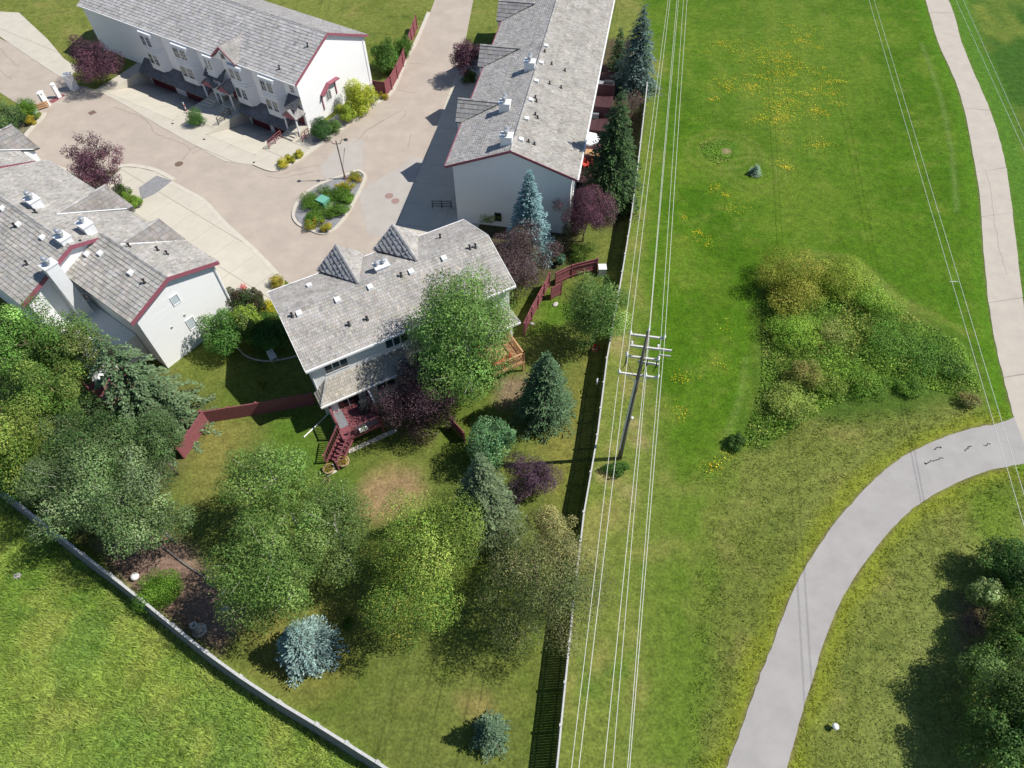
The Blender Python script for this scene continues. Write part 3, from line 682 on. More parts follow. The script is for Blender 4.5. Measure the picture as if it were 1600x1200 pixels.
# lower rear roofs (hipped lean-tos)
def leanto(x0, x1, ye, ze, zt, yw=.4, hl=1.1, hr=0.):
    roof(b, [(x0, ye, ze), (x1, ye, ze), (x1-hr, yw, zt), (x0+hl, yw, zt)], (1, 0, 0), (.38, .355, .315), seed=7)
    if hl: roof(b, [(x0, yw, ze), (x0, ye, ze), (x0+hl, yw, zt)], (0, 1, 0), (.38, .355, .315), seed=8); ridge(b, (x0, ye, ze+.03), (x0+hl, yw, zt+.03), w=.2)
    if hr: roof(b, [(x1, ye, ze), (x1, yw, ze), (x1-hr, yw, zt)], (0, 1, 0), (.38, .355, .315), seed=9); ridge(b, (x1, ye, ze+.03), (x1-hr, yw, zt+.03), w=.2)
    MB().box(x0-.02, x1+.02, ye-.12, ye-.005, ze-.14, ze+.0).obj('gutter', M['whitetrim'], b.root)
leanto(0., 6.9, -.95, 3.0, 3.95)
leanto(10.9, 15.9, -.95, 3.0, 3.95, hl=0., hr=1.1)
MB().box(.45, 6.6, -.5, .395, 0, 3.05).obj('wall', M['white'], b.root)
MB().box(11.2, 15.5, -.5, .395, 0, 3.05).obj('wall', M['white'], b.root)
window(b, 'y', -.5, 1.15, 2.75, 1.25, 2.75, -1, 2, 'darkglass', .12, 'patio_door')
window(b, 'y', -.5, 12.3, 14.1, 1.25, 2.75, -1, 2, 'darkglass', .1, 'patio_door')
window(b, 'y', -.5, 4.2, 5.6, 1.5, 2.6, -1, 2)
window(b, 'y', .4, 7.8, 9.6, 1.3, 2.7, -1, 2)
MB().box(3.4, 3.5, -2.0, -.505, 0, 2.6).obj('privacy_wall', M['white'], b.root)
lm_ = MB(); lm_.box(3.0, 3.14, -.64, -.505, 2.2, 2.5); lm_.obj('wall_lamp', M['dark'], b.root)
MB().tube([(.28, .33, 5.8), (.28, .33, .2), (-.9, -.15, .06), (-1.9, -.6, .05)], .05, 6).obj('downspout', M['whitetrim'], b.root)
MB().tube([(.7, -.55, 2.8), (.7, -.55, .2), (.2, -1.2, .1)], .045, 6).obj('downspout', M['whitetrim'], b.root)
# decks are part of the house
def deckset(x0, x1, y0, y1, z, m, stairs=None, rug=True, rail='maroonfence', rsides=('f', 'l', 'r'), wm='maroonfence'):
    dk = MB()
    yy = y0
    while yy < y1-.05: dk.box(x0, x1, yy, min(yy+.13, y1), z-.04, z+random.uniform(-.002, .002)); yy += .145
    d = dk.obj('deck', M[m], b.root)
    fr = MB(); fr.box(x0, x1, y0-.05, y0-.002, z-.28, z+.005); fr.box(x0-.05, x0-.002, y0, y1, z-.28, z+.005); fr.box(x1+.002, x1+.05, y0, y1, z-.28, z+.005); fr.obj('deck_frame', M[rail], d)
    for xx in (x0+.05, x1-.05):
        for yy in (y0+.05, y1-.2): MB().box(xx-.06, xx+.06, yy-.06, yy+.06, 0, z-.05).obj('post', M[rail], d)
    def rl(p, q):
        r_ = MB(); r_.beam((*p, z+.92), (*q, z+.92), .12, .05); r_.beam((*p, z+.12), (*q, z+.12), .05, .06)
        L = math.hypot(q[0]-p[0], q[1]-p[1]); n = int(L/.15)
        for i in range(n+1):
            t = i/n; X_ = p[0]+(q[0]-p[0])*t; Y_ = p[1]+(q[1]-p[1])*t; r_.box(X_-.022, X_+.022, Y_-.022, Y_+.022, z+.12, z+.9)
        r_.obj('railing', M[rail], d)
        for c in (p, q): MB().box(c[0]-.06, c[0]+.06, c[1]-.06, c[1]+.06, z, z+1.02).obj('newel_post', M[rail], d)
    if 'f' in rsides: rl((x0+(.95 if stairs else 0), y0+.03), (x1-.03, y0+.03))
    if 'l' in rsides: rl((x0+.03, y0+(.95 if stairs else .03)), (x0+.03, y1-.1))
    if 'r' in rsides: rl((x1-.03, y0+.03), (x1-.03, y1-.1))
    if rug:
        MB().box(x0+.08, x0+.75, y0+1.0, y1-.1, z+.004, z+.02).obj('rug', M['carpet'], d); MB().box(x0+1.0, x1-.2, y0+.12, y0+.75, z+.004, z+.02).obj('rug', M['carpet'], d)
    return d
Z_D = 1.25
dk1 = deckset(.5, 3.4, -3.1, -.52, Z_D, 'maroonfence', stairs=True)
# stairs running down and away from the corner
sd = np.array([-.85, -.53]); sd /= np.linalg.norm(sd); sn = np.array([-sd[1], sd[0]]); s0 = np.array([.75, -2.85])
for i in range(6):
    c = s0+sd*(.15+.27*i); z = Z_D-.18*(i+1); m_ = MB(); m_.beam((*(c-sn*.5), z), (*(c+sn*.5), z), .3, .05); m_.obj('step', M['maroonfence'], dk1)
for s in (-.55, .55):
    st = MB(); p0 = s0+sn*s; p1 = s0+sd*1.95+sn*s; st.beam((*p0, Z_D-.1), (*p1, .05), .05, .25); st.beam((*p0, Z_D+.9), (*p1, .95), .09, .05)
    for i in range(11):
        q = p0+(p1-p0)*i/10; zz = Z_D-.1+(.05-Z_D+.1)*i/10; st.box(q[0]-.022, q[0]+.022, q[1]-.022, q[1]+.022, zz, zz+.95)
    st.obj('stair_railing', M['maroonfence'], dk1); MB().box(p1[0]-.06, p1[0]+.06, p1[1]-.06, p1[1]+.06, 0, 1.08).obj('newel_post', M['maroonfence'], dk1)
pc = s0+sd*2.25; MB().box(pc[0]-.35, pc[0]+.35, pc[1]-.45, pc[1]+.3, .0, .06).obj('landing_slab', M['concrete'], dk1)
dk2 = deckset(12.3, 15.0, -3.2, -.52, 1.25, 'wooddeck', rug=False, rail='wooddeck')
MB().box(.45, 4.2, -3.5, -3.17, 0, .05).obj('paving_edge', M['concrete'], b.root)
for i, yy in enumerate((1.2, 2.6)):   # small side windows looking to the lawn
    window(b, 'x', .3, yy, yy+.7, 4.3, 5.2, -1)
# front garages (seen only from another side)
for x0 in (1.2, 4.6, 9.2, 12.6):
    MB().box(x0, x0+2.4, D1-.38, D1-.34, 0, 2.1).obj('garage_door', M['maroondoor'], b.root)

# ---- the long townhouse row by the wooden fence
B2 = Bld('townhouse_row', 'long white townhouse row with sunlit shake roof and three roof chimneys, beside the wooden fence', 'townhouse', P(696, 259.4, 6.2)[:2], A2); b = B2
W2, E2, R2, BL = 11.3, 6.2, 8.35, 36.
w_ = MB(); w_.yprof([(.55, 0), (W2-.5, 0), (W2-.5, E2+.1), (W2/2, R2-.2), (.55, E2+.1)], .3, BL); w_.obj('wall', M['white'], b.root)
roof(b, [(0, 0, E2), (0, BL, E2), (W2/2, BL, R2), (W2/2, 0, R2)], (0, 1, 0), (.36, .35, .345), seed=11)
roof(b, [(W2, BL, E2), (W2, 0, E2), (W2/2, 0, R2), (W2/2, BL, R2)], (0, 1, 0), (.345, .33, .308), seed=12)
ridge(b, (W2/2, 0, R2+.02), (W2/2, BL, R2+.02))
f = MB(); f.yprof([(0, E2-.2), (W2/2, R2-.2), (W2/2, R2+.03), (0, E2+.03)], -.045, -.003); f.yprof([(W2, E2-.2), (W2, E2+.03), (W2/2+.001, R2+.03), (W2/2+.001, R2-.2)], -.045, -.003); f.obj('barge_board', M['maroon'], b.root)
MB().box(-.13, -.005, 0, BL, E2-.15, E2).obj('gutter', M['maroon'], b.root); MB().box(W2+.005, W2+.13, 0, BL, E2-.15, E2+.01).obj('gutter', M['whitetrim'], b.root)
def z2(a, bb): return R2-abs(a-W2/2)*(R2-E2)/(W2/2)
for yb, s in ((8.0, 1), (17.6, 1), (27, 1)):
    zr = 7.62
    roof(b, [(3.35, yb, zr), (-.65, yb, zr), (-.65, yb-1.55, E2+.02), (-.1, yb-1.55, E2+.03)], (1, 0, 0), (.27, .265, .265), thick=.1, expo=.42, wide=(.3, .55), seed=13)
    roof(b, [(-.65, yb, zr), (3.35, yb, zr), (-.1, yb+1.55, E2+.03), (-.65, yb+1.55, E2+.02)], (1, 0, 0), (.3, .29, .28), thick=.1, seed=14)
    ridge(b, (-.66, yb, zr+.02), (3.3, yb, zr+.02))
    MB().xprof([(yb-1.4, 4.2), (yb+1.4, 4.2), (yb+1.4, E2), (yb, zr-.15), (yb-1.4, E2)], -.5, .54).obj('front_bay', M['white'], b.root)
for q, fl in (((789, 172), 2), ((792, 224), 2), ((828, 108), 2)):
    p = b.onroof(*q, z2); chimney(b, p, .95, .75, .75, fl)
for q in ((800, 60), (765, 182), (730, 313), (690, 450), (660, 585), (620, 735)):
    vent(b, b.onroof(q[0]*.2167+680, q[1]*.2167+60, z2), 0, (1, 0))
for q in ((840, 190), (825, 330), (908, 360), (935, 238), (722, 432), (730, 460), (722, 555), (738, 578), (673, 750), (715, 768), (790, 100)):
    pipe(b, b.onroof(q[0]*.2167+680, q[1]*.2167+60, z2), .2, .06)
l = b.onY(772, 328, .3); r_ = b.onY(783, 311, .3); window(b, 'y', .3, l[0], r_[0], .6, 1.6, -1, 1, 'darkglass', .05)
MB().tube([(W2-.35, .2, 5.9), (W2-.35, .2, .2)], .05, 6).obj('downspout', M['whitetrim'], b.root)
for yb in np.arange(2, 34, 4.0): window(b, 'x', W2-.5, yb, yb+1.5, 4.2, 5.4, 1, 2); window(b, 'x', W2-.5, yb, yb+1.6, 1.2, 2.8, 1, 2)
for yb in np.arange(1.4, 34, 4.6): MB().box(.5, .54, yb, yb+2.5, 0, 2.1).obj('garage_door', M['maroondoor'], b.root)
# back deck of the row
dk = MB()
for i in range(140): dk.box(W2-.45, W2+1.5, 1.5+i*.19, 1.5+i*.19+.175, .95, 1.0+random.uniform(-.003, .003))
dkr = dk.obj('deck', M['darkdeck'], b.root)
for yb in (4.9, 9.2, 13.4, 17.6, 21.8):
    MB().box(W2-.45, W2+1.5, yb, yb+.08, 1.0, 2.2).obj('privacy_screen', M['darkdeck'], dkr)
MB().box(W2-.3, W2+1.5, 10.2, 11.9, 1.004, 1.03).obj('deck_mat', M['wooddeck'], dkr)

# ---- top-left townhouse with the white gable
B3 = Bld('townhouse_row', 'white townhouse row at the top left with shaded bay windows over maroon garage doors', 'townhouse', B3O, A3); b = B3
E3, R3, HB, BL = 5.45, 7.95, 5.35, -33.
w_ = MB(); w_.xprof([(0, -2.0), (10.7, -2.0), (10.7, E3), (HB, R3-.2), (0, E3)], BL, 0); w_.obj('wall', M['white'], b.root)
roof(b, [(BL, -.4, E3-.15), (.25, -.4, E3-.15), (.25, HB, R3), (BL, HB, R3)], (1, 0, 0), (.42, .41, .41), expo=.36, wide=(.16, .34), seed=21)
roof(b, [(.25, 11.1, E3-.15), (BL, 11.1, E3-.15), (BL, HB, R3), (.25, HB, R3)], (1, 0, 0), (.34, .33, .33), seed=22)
ridge(b, (BL, HB, R3), (.25, HB, R3))
f = MB(); f.xprof([(-.4, E3-.38), (HB, R3-.22), (HB, R3+.03), (-.4, E3-.12)], .253, .3); f.xprof([(11.1, E3-.38), (11.1, E3-.12), (HB+.001, R3+.03), (HB+.001, R3-.22)], .253, .3); f.obj('barge_board', M['maroon'], b.root)
MB().box(BL, .25, -.53, -.405, E3-.3, E3-.15).obj('gutter', M['whitetrim'], b.root)
def z3(a, bb): return E3-.15+(bb+.4)*(R3-E3+.15)/(HB+.4)
for q in ((481, 73), (437, 108)): pipe(b, b.onroof(*q, z3), .3)
# gable-end window with its little pitched hood
window(b, 'x', 0, 3.45, 4.15, 1.55, 2.45, 1, 1, 'darkglass', .05, mull=(2, 5))
hd = MB(); hd.beam((.28, 2.7, 2.55), (.28, 3.85, 3.3), .5, .12); hd.beam((.28, 3.85, 3.3), (.28, 5.4, 3.25), .5, .12); hd.beam((.05, 2.75, 2.5), (.05, 2.75, .9), .1, .1); hd.beam((.05, 5.0, 3.2), (.05, 5.0, 1.6), .1, .1)
hd.obj('window_hood', M['maroon'], b.root)
MB().box(0.003, .06, 10.3, 10.42, .2, 5.2).obj('downspout', M['whitetrim'], b.root)
# ground floor block with the garages, skirt roof over it, bays above
for (x0, x1) in RAMPS:
    MB().box(x0, x1, RY1-.1, -.004, -2.0, .3).obj('ground_floor_wall', M['white'], b.root)
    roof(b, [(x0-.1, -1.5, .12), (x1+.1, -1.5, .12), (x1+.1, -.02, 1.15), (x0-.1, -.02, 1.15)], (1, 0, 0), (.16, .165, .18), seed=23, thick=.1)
for x0, x1 in ((-24.3, -20.4), (-18.6, -14.3), (-8.2, -5.6), (-4.9, -2.3)):
    g = MB().box(x0, x1, RY1-.16, RY1-.104, RZ+.0, RZ+1.95).obj('garage_door', M['maroondoor'], b.root)
    for i in range(4): MB().box(x0+.03, x1-.03, RY1-.185, RY1-.162, RZ+.05+i*.46, RZ+.05+i*.46+.43).obj('door_panel', M['maroondoor'], g)
    MB().box(x0+.1, x1-.1, RY1-.75, RY1-.5, RZ+.0, RZ+.05).obj('drain_grate', M['dark'], g)
for x0, x1 in ((-23.2, -20.0), (-18.0, -14.4), (-9.6, -6.4), (-5.2, -1.9), (-13.2, -10.6)):
    by = MB(); pr = [(x0, -.003), (x0+.7, -.85), (x1-.7, -.85), (x1, -.003)]; by.prism(pr, .9, E3-.35); by.obj('bay', M['greysiding'], b.root)
    for zz in (3.0, 3.3):
        tb = MB(); tb.prism([(x0-.06, -.002), (x0+.66, -.92), (x1-.66, -.92), (x1+.06, -.002)], zz, zz+.09); tb.obj('trim_band', M['whitetrim'], b.root)
    for zb, zt in ((1.6, 2.7), (3.7, 4.75)):
        xm = (x0+x1)/2; window(b, 'y', -.85, x0+.85, xm-.12, zb, zt, -1, 1, 'glass', .06, mull=(2, 2) if zb > 3 else None); window(b, 'y', -.85, xm+.12, x1-.85, zb, zt, -1, 1, 'glass', .06, mull=(2, 3))
for x0 in (-1.1,): window(b, 'y', 0, x0, x0+.55, 4.0, 4.8, -1, 1, 'glass', .06, mull=(2, 3))
# dark steep skirts between the storeys by the entries
for x0, x1 in ((-13.3, -10.5), (-1.6, .05)):
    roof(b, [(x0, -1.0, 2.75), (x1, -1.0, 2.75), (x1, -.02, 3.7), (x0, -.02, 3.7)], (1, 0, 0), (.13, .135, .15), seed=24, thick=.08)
# entry porches with pitched roofs
for xc in (-12.6, -10.2, -.75):
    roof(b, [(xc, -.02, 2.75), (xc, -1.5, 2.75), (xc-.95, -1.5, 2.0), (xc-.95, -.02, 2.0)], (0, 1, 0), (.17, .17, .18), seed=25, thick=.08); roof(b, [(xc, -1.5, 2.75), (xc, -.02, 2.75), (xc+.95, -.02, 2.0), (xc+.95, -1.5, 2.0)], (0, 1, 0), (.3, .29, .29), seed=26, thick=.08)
    MB().yprof([(xc-.9, 1.9), (xc+.9, 1.9), (xc, 2.6)], -1.46, -1.42).obj('porch_gable', M['maroon'], b.root)
    for s in (-.8, .8): MB().box(xc+s-.06, xc+s+.06, -1.45, -1.33, 0, 1.95).obj('porch_post', M['whitetrim'], b.root)
    dr = MB().box(xc-.45, xc+.45, -.06, -.003, .5, 2.1).obj('door', M['maroondoor'], b.root)
    for i in range(3): MB().box(xc-.7, xc+.7, -1.4-.35*(i+1), -1.4-.35*i, 0, .48-.15*i).obj('step', M['concrete'], b.root)
    MB().box(xc-.8, xc+.8, -1.399, -.07, 0, .5).obj('stoop', M['concrete'], b.root)
# wall dormer gable
xg = -9.3; roof(b, [(xg, 2.6, 6.75), (xg, -.75, 6.75), (xg-1.7, -.75, 5.35), (xg-1.7, -.3, 5.35)], (0, 1, 0), (.3, .29, .28), seed=27, thick=.1); roof(b, [(xg, -.75, 6.75), (xg, 2.6, 6.75), (xg+1.7, -.3, 5.35), (xg+1.7, -.75, 5.35)], (0, 1, 0), (.3, .29, .28), seed=28, thick=.1)
MB().yprof([(xg-1.45, 5.3), (xg+1.45, 5.3), (xg, 6.55)], -.6, .6).obj('gable_wall', M['white'], b.root)
MB().beam((xg, -.78, 6.72), (xg-1.75, -.78, 5.3), .05, .18).beam((xg, -.78, 6.72), (xg+1.75, -.78, 5.3), .05, .18).obj('barge_board', M['maroon'], b.root)
window(b, 'y', -.6, xg-.3, xg+.3, 5.45, 6.0, -1, 1, 'darkglass', .05)

# ---- left townhouse cluster
B4 = Bld('townhouse_row', 'white townhouse row on the left with stepped shake roofs and maroon barge boards', 'townhouse', (-26.8, 32.58), A4); b = B4
T4 = (.395, .378, .355)
w_ = MB(); w_.yprof([(.35, 0), (7.35, 0), (7.35, 6.0), (3.7, 7.15), (.35, 6.0)], .35, 7.9); w_.obj('wall', M['white'], b.root)
roof(b, [(-.1, 0, 5.97), (-.1, 8.3, 5.97), (3.7, 8.3, 7.38), (3.7, 0, 7.38)], (0, 1, 0), T4, expo=.33, wide=(.18, .4), seed=31, hb=1.3)
roof(b, [(7.65, 8.0, 5.95), (7.65, 0, 5.95), (3.7, 0, 7.38), (3.7, 8.0, 7.38)], (0, 1, 0), T4, seed=32)
ridge(b, (3.7, 0, 7.4), (3.7, 8.0, 7.4))
f = MB(); f.yprof([(-.1, 5.66), (3.7, 7.07), (3.7, 7.41), (-.1, 6.0)], -.05, -.003); f.yprof([(7.65, 5.64), (7.65, 5.98), (3.701, 7.41), (3.701, 7.07)], -.05, -.003); f.obj('barge_board', M['maroon'], b.root)
# second unit, set back and a little taller
w_ = MB(); w_.yprof([(-3.3, 0), (6.9, 0), (6.9, 6.0), (1.35, 7.7), (-3.3, 6.0)], 8.25, 22.3); w_.obj('wall', M['white'], b.root)
roof(b, [(-3.75, 7.95, 5.97), (-3.75, 22.4, 5.97), (1.35, 22.4, 7.92), (1.35, 7.95, 7.92)], (0, 1, 0), T4, expo=.33, wide=(.18, .4), seed=33, hb=1.3)
roof(b, [(7.2, 22.4, 5.96), (7.2, 7.95, 5.96), (1.35, 7.95, 7.92), (1.35, 22.4, 7.92)], (0, 1, 0), T4, seed=34)
ridge(b, (1.35, 7.95, 7.94), (1.35, 22.4, 7.94))
f = MB(); f.yprof([(-3.75, 5.66), (1.35, 7.61), (1.35, 7.95), (-3.75, 6.0)], 7.9, 7.947); f.yprof([(5.2, 6.42), (5.2, 6.68), (1.351, 7.95), (1.351, 7.61)], 7.9, 7.947); f.obj('barge_board', M['maroon'], b.root)
# third unit
w_ = MB(); w_.yprof([(-4, 0), (5.9, 0), (5.9, 6.3), (1, 8.0), (-4, 6.3)], 22.85, 40); w_.obj('wall', M['white'], b.root)
roof(b, [(-4.4, 22.5, 6.3), (-4.4, 40, 6.3), (1, 40, 8.25), (1, 22.5, 8.25)], (0, 1, 0), T4, seed=35)
roof(b, [(6.3, 40, 6.3), (6.3, 22.5, 6.3), (1, 22.5, 8.25), (1, 40, 8.25)], (0, 1, 0), T4, seed=36)
f = MB(); f.yprof([(-4.4, 6.05), (1, 8.0), (1, 8.28), (-4.4, 6.33)], 22.45, 22.497); f.yprof([(6.3, 6.05), (6.3, 6.33), (1.001, 8.28), (1.001, 8.0)], 22.45, 22.497); f.obj('barge_board', M['maroon'], b.root)
def z4(a, bb):
    if bb < 7.95: return 7.38-(abs(a-3.7)*(1.41/3.8 if a < 3.7 else 1.43/3.95))
    return 7.92-(abs(a-1.35)*(1.95/5.1 if a < 1.35 else 1.96/5.85))
for (yb, a0, zr, hw) in ((5.9, 3.75, 7.36, 1.75), (12.9, 2.9, 7.4, 2.1), (26.5, 2.6, 7.75, 1.9)):
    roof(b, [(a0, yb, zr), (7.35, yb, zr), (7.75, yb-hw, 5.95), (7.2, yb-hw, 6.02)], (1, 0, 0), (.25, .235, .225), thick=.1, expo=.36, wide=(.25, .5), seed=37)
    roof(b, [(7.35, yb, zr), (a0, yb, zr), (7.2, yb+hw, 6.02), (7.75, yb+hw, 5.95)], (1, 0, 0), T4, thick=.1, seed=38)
    ridge(b, (7.36, yb, zr+.02), (a0+.1, yb, zr+.02))
    MB().xprof([(yb-hw+.2, 3.6), (yb+hw-.2, 3.6), (yb+hw-.2, 6.0), (yb, zr-.15), (yb-hw+.2, 6.0)], 6.5, 7.3).obj('front_bay', M['white'], b.root)
    MB().tube([(a0+.1, yb-.1, zr+.02), (7.2, yb-hw, 6.1)], .05, 5).obj('valley_flashing', M['whitemetal'], b.root)
for q, w1, d1, h1, fl in (((57, 322), .8, 1.0, .7, 2), ((140, 362), .8, 1.0, .8, 1), ((101, 376), .8, 1.0, .4, 2)):
    p = b.onroof(*q, z4); chimney(b, p, w1, d1, h1, fl)
chimney(b, (-.7, 7.5, 6.7), .95, .8, 1.2, 2, 'whitemetal', 6.6)
for q in ((20, 215), (135, 330), (310, 425)): vent(b, b.onroof(q[0]*.2167, q[1]*.2167+280, z4), 0, (-1, 0))
for q in ((725, 540), (945, 680), (630, 545)): vent(b, b.onroof(q[0]*.2167, q[1]*.2167+280, z4), 0, (-1, 0))
for q in ((608, 488), (1045, 748), (620, 850), (112, 345), (200, 615), (262, 245), (935, 490), (1140, 515), (1208, 545)): pipe(b, b.onroof(q[0]*.2167, q[1]*.2167+280, z4), .3, .07)
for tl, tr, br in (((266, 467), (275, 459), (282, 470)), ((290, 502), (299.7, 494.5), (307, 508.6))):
    l = b.onY(*tl, .35); t_ = b.onY(*tr, .35); r_ = b.onY(*br, .35); window(b, 'y', .35, l[0], t_[0], r_[2], t_[2], -1, 1, 'reflectpane', .05)
MB().tube([(7.2, .25, 5.8), (7.2, .25, .2)], .05, 6).obj('downspout', M['whitetrim'], b.root)
for q in ((288, 492), (268, 511)): l = b.onY(*q, .35); MB().box(l[0]-.07, l[0]+.07, .28, .347, l[2]-.07, l[2]+.07).obj('wall_vent', M['metal'], b.root)
for yb in (1.2, 9.5, 14.5, 18.5): MB().box(7.352 if yb < 8 else 6.902, 7.4 if yb < 8 else 6.95, yb, yb+2.4, 0, 2.1).obj('garage_door', M['maroondoor'], b.root)
for yb in (10, 14, 18): window(b, 'x', -3.3, yb, yb+1.5, 4.2, 5.3, -1, 2)

b = B4; q = B4.loc(P(170, 634, 1.3)); q2 = B4.loc(P(196, 596, 1.3)); q3 = B4.loc(P(134, 613, 1.3))
dk3 = deckset(min(q[0], q2[0])-.05, max(q[0], q2[0], -3.4)+.2, q[1], q[1]+2.9, 1.3, 'maroonfence', rug=False, rsides=('f', 'l', 'r'))
MB().box(-3.4, .3, 2.5, 8.2, 0, 2.6).obj('rear_room', M['white'], b.root)
t = empty('patio_umbrella', 'white folded patio umbrella on the small red deck among the left trees', 'umbrella', B4.w(q[0]+1.1, q[1]+1.0, 1.3)); m_ = MB(); m_.lathe([(.75, 1.75), (.45, 2.0), (.03, 2.25)], (0, 0, 0), 8); m_.obj('canopy', M['white_fabric'], t); MB().tube([(0, 0, 0), (0, 0, 2.3)], .025, 6).obj('pole', M['metal'], t)
print('INFO deck', q, q2, q3)
# ------------------------------------------------------------------ fences
def fence(name, label, pts, h, bm, pm, spacing=2.4, cap=None, group=None, gap=.012, bw=.14, rails=2, th=.022, side=1, lean=0., pw=.05):
    pts = [np.array(p[:2], float) for p in pts]
    root = empty(name, label, 'fence', (*pts[0], 0), 0, group); o = pts[0]
    bd = MB(); posts = []
    for a, c in zip(pts[:-1], pts[1:]):
        d = c-a; L = np.hypot(*d); d /= L; n = np.array([-d[1], d[0]])*side; a = a-o
        k = max(1, round(L/spacing)); step = L/k
        for i in range(k): posts.append((a+d*step*i, math.atan2(d[1], d[0])))
        t = 0
        while t < L-.02:
            w0 = min(bw-gap, L-t); hh = h+random.uniform(-.012, .012); q = a+d*t; e = q+d*w0
            off = n*(.05+random.uniform(0, .004)); qq = [q+off, e+off, e+off+n*th, q+off+n*th]
            v8 = [(*(v+n*lean), .03) for v in qq]+[(*v, hh) for v in qq]; bd.add(v8, [(0, 3, 2, 1), (4, 5, 6, 7), (0, 1, 5, 4), (1, 2, 6, 5), (2, 3, 7, 6), (3, 0, 4, 7)]); t += bw
        for zz in ([h*.22, h*.82] if rails == 2 else [h*.15, h*.5, h*.88]):
            MB().beam((*(a+n*lean*(1-zz/h)), zz), (*(a+d*L+n*lean*(1-zz/h)), zz), .09*.5, .09).obj('rail', M[bm], root)
        if cap: MB().beam((*(a+n*.03), h+.025), (*(a+d*L+n*.03), h+.025), cap, .035).obj('cap_rail', M[pm], root)
    posts.append((pts[-1]-o, posts[-1][1]))
    bd.obj('board_panel', M[bm], root, 'stuff')
    pmesh = None
    for q, an in posts:
        if pmesh is None:
            m_ = MB(); m_.box(-pw, pw, -pw, pw, 0, h+.06); m_.box(-pw-.025, pw+.025, -pw-.025, pw+.025, h+.06, h+.09); pmesh = m_.obj('post', M[pm], root, loc=(*q, 0)); pmesh.rotation_euler = (0, 0, an)
        else: share(pmesh, root, (*q, 0), (0, 0, an))
    return root
fence('wooden_fence', 'long weathered grey board fence running up the middle between yards and mown field', F1W, F1H, 'greyfence', 'palefence', 2.4, .10)
fence('wooden_fence', 'grey panel fence slanting across the lower left beside the tall meadow', F2W, F2H, 'bluefence', 'palefence', 2.3, .15, gap=.004, side=-1, lean=.3, pw=.08)
fence('maroon_fence', 'maroon board fence crossing the lawn to the duplex corner', W([(322, 660), (408, 646), (493, 631)]), 1.35, 'maroonfence', 'maroonfence', 2.4, .07, gap=.004, side=-1)
fence('maroon_fence', 'maroon fence half hidden under the drooping spruce', W([(326, 660), (306, 690), (288, 716)]), 1.4, 'maroonfence', 'maroonfence', 2.2, .07, gap=.004)
fence('maroon_fence', 'maroon board fence on the grass right of the duplex', W([(819, 525), (831, 500), (850, 464), (858, 448)]), 1.55, 'maroonfence', 'maroonfence', 1.5, .07, gap=.004)
fence('maroon_fence', 'short maroon fence behind the open gate', W([(868, 446), (893, 434), (932, 424)]), 1.45, 'maroonfence', 'maroonfence', 2.0, .07, gap=.004)
fence('maroon_fence', 'maroon fence stepping along the kerb beside the top road', W([(586, 148), (604, 150), (613, 141), (622, 124), (631, 105), (640, 80), (652, 45)]), 1.6, 'maroonfence', 'maroonfence', 1.9, .07, gap=.004)
fence('maroon_fence', 'short maroon fence piece beside the purple tree in the yard', W([(706, 668), (726, 690)]), 1.2, 'maroonfence', 'maroonfence', 1.5, .06, gap=.004)
# the open gate
gp = W([(861, 468), (876, 460)]); g0 = np.array(gp[0]); gd = np.array(gp[1])-g0; gL = np.hypot(*gd)
gt = empty('garden_gate', 'open maroon garden gate with a cross brace near the wooden fence', 'gate', (*g0, 0), math.atan2(gd[1], gd[0]))
n = 7
for i in range(n): MB().box(i*gL/n, (i+1)*gL/n-.008, -.02, .0, .08, 1.45).obj('board', M['maroonfence'], gt)
MB().beam((0, -.035, .3), (gL, -.035, 1.25), .025, .09).obj('brace', M['maroonfence'], gt)
for zz in (.25, 1.3): MB().box(0, gL, -.05, -.021, zz-.045, zz+.045).obj('rail', M['maroonfence'], gt)
for xx in (-.06, gL): MB().box(xx, xx+.06, -.06, .02, 0, 1.5).obj('stile', M['maroonfence'], gt)

# ------------------------------------------------------------------ power pole and its wires
PB = P(968, 716); AZL = math.radians(78.9); AD = np.array([math.sin(AZL), -math.cos(AZL), 0])
pole = empty('utility_pole', 'tall weathered timber power pole with four crossarms standing in the grass strip', 'power pole', PB, math.atan2(AD[1], AD[0]))
HP = 13.7
MB().tube([(0, 0, 0), (0, 0, 4), (0, 0, 9), (0, 0, HP)], [.165, .15, .12, .09], 12).obj('shaft', M['pole'], pole, smooth=True)
MB().tube([(-.15, -.11, 1.3), (-.135, -.10, 5), (-.105, -.09, 9.35)], .055, 8).obj('cable_guard', M['whitemetal'], pole)
MB().lathe([(.07, 0), (.075, .16), (.03, .24), (.05, .3), (.02, .36)], (0, 0, HP), 10).obj('insulator', M['porcelain'], pole)
ins = None
def insul(x_, y_, z_, s=1.):
    global ins
    if ins is None:
        m_ = MB(); m_.lathe([(.02, 0), (.02, .08), (.07, .09), (.085, .13), (.05, .15), (.075, .19), (.05, .22), (.045, .27), (.015, .3)], (0, 0, 0), 9); ins = m_.obj('insulator', M['porcelain'], pole, loc=(x_, y_, z_))
        return ins
    c = share(ins, pole, (x_, y_, z_)); c.scale = (s, s, s); return c
def arm(z_, x0, x1, y_=.17, wd=.1): MB().box(x0, x1, y_-wd/2, y_+wd/2, z_-.06, z_+.06).obj('crossarm', M['arm'], pole)
ARMS = [(13.05, -.95, .95), (12.1, -.8, 1.5), (11.15, -.95, 1.0), (10.75, -.2, 1.0), (9.5, -1.2, 1.2)]
for z_, x0, x1 in ARMS: arm(z_, x0, x1)
for x_ in (-.93, .93): insul(x_, .17, 13.1)
for x_ in (-1.15, .42, 1.15): insul(x_, .17, 9.55)
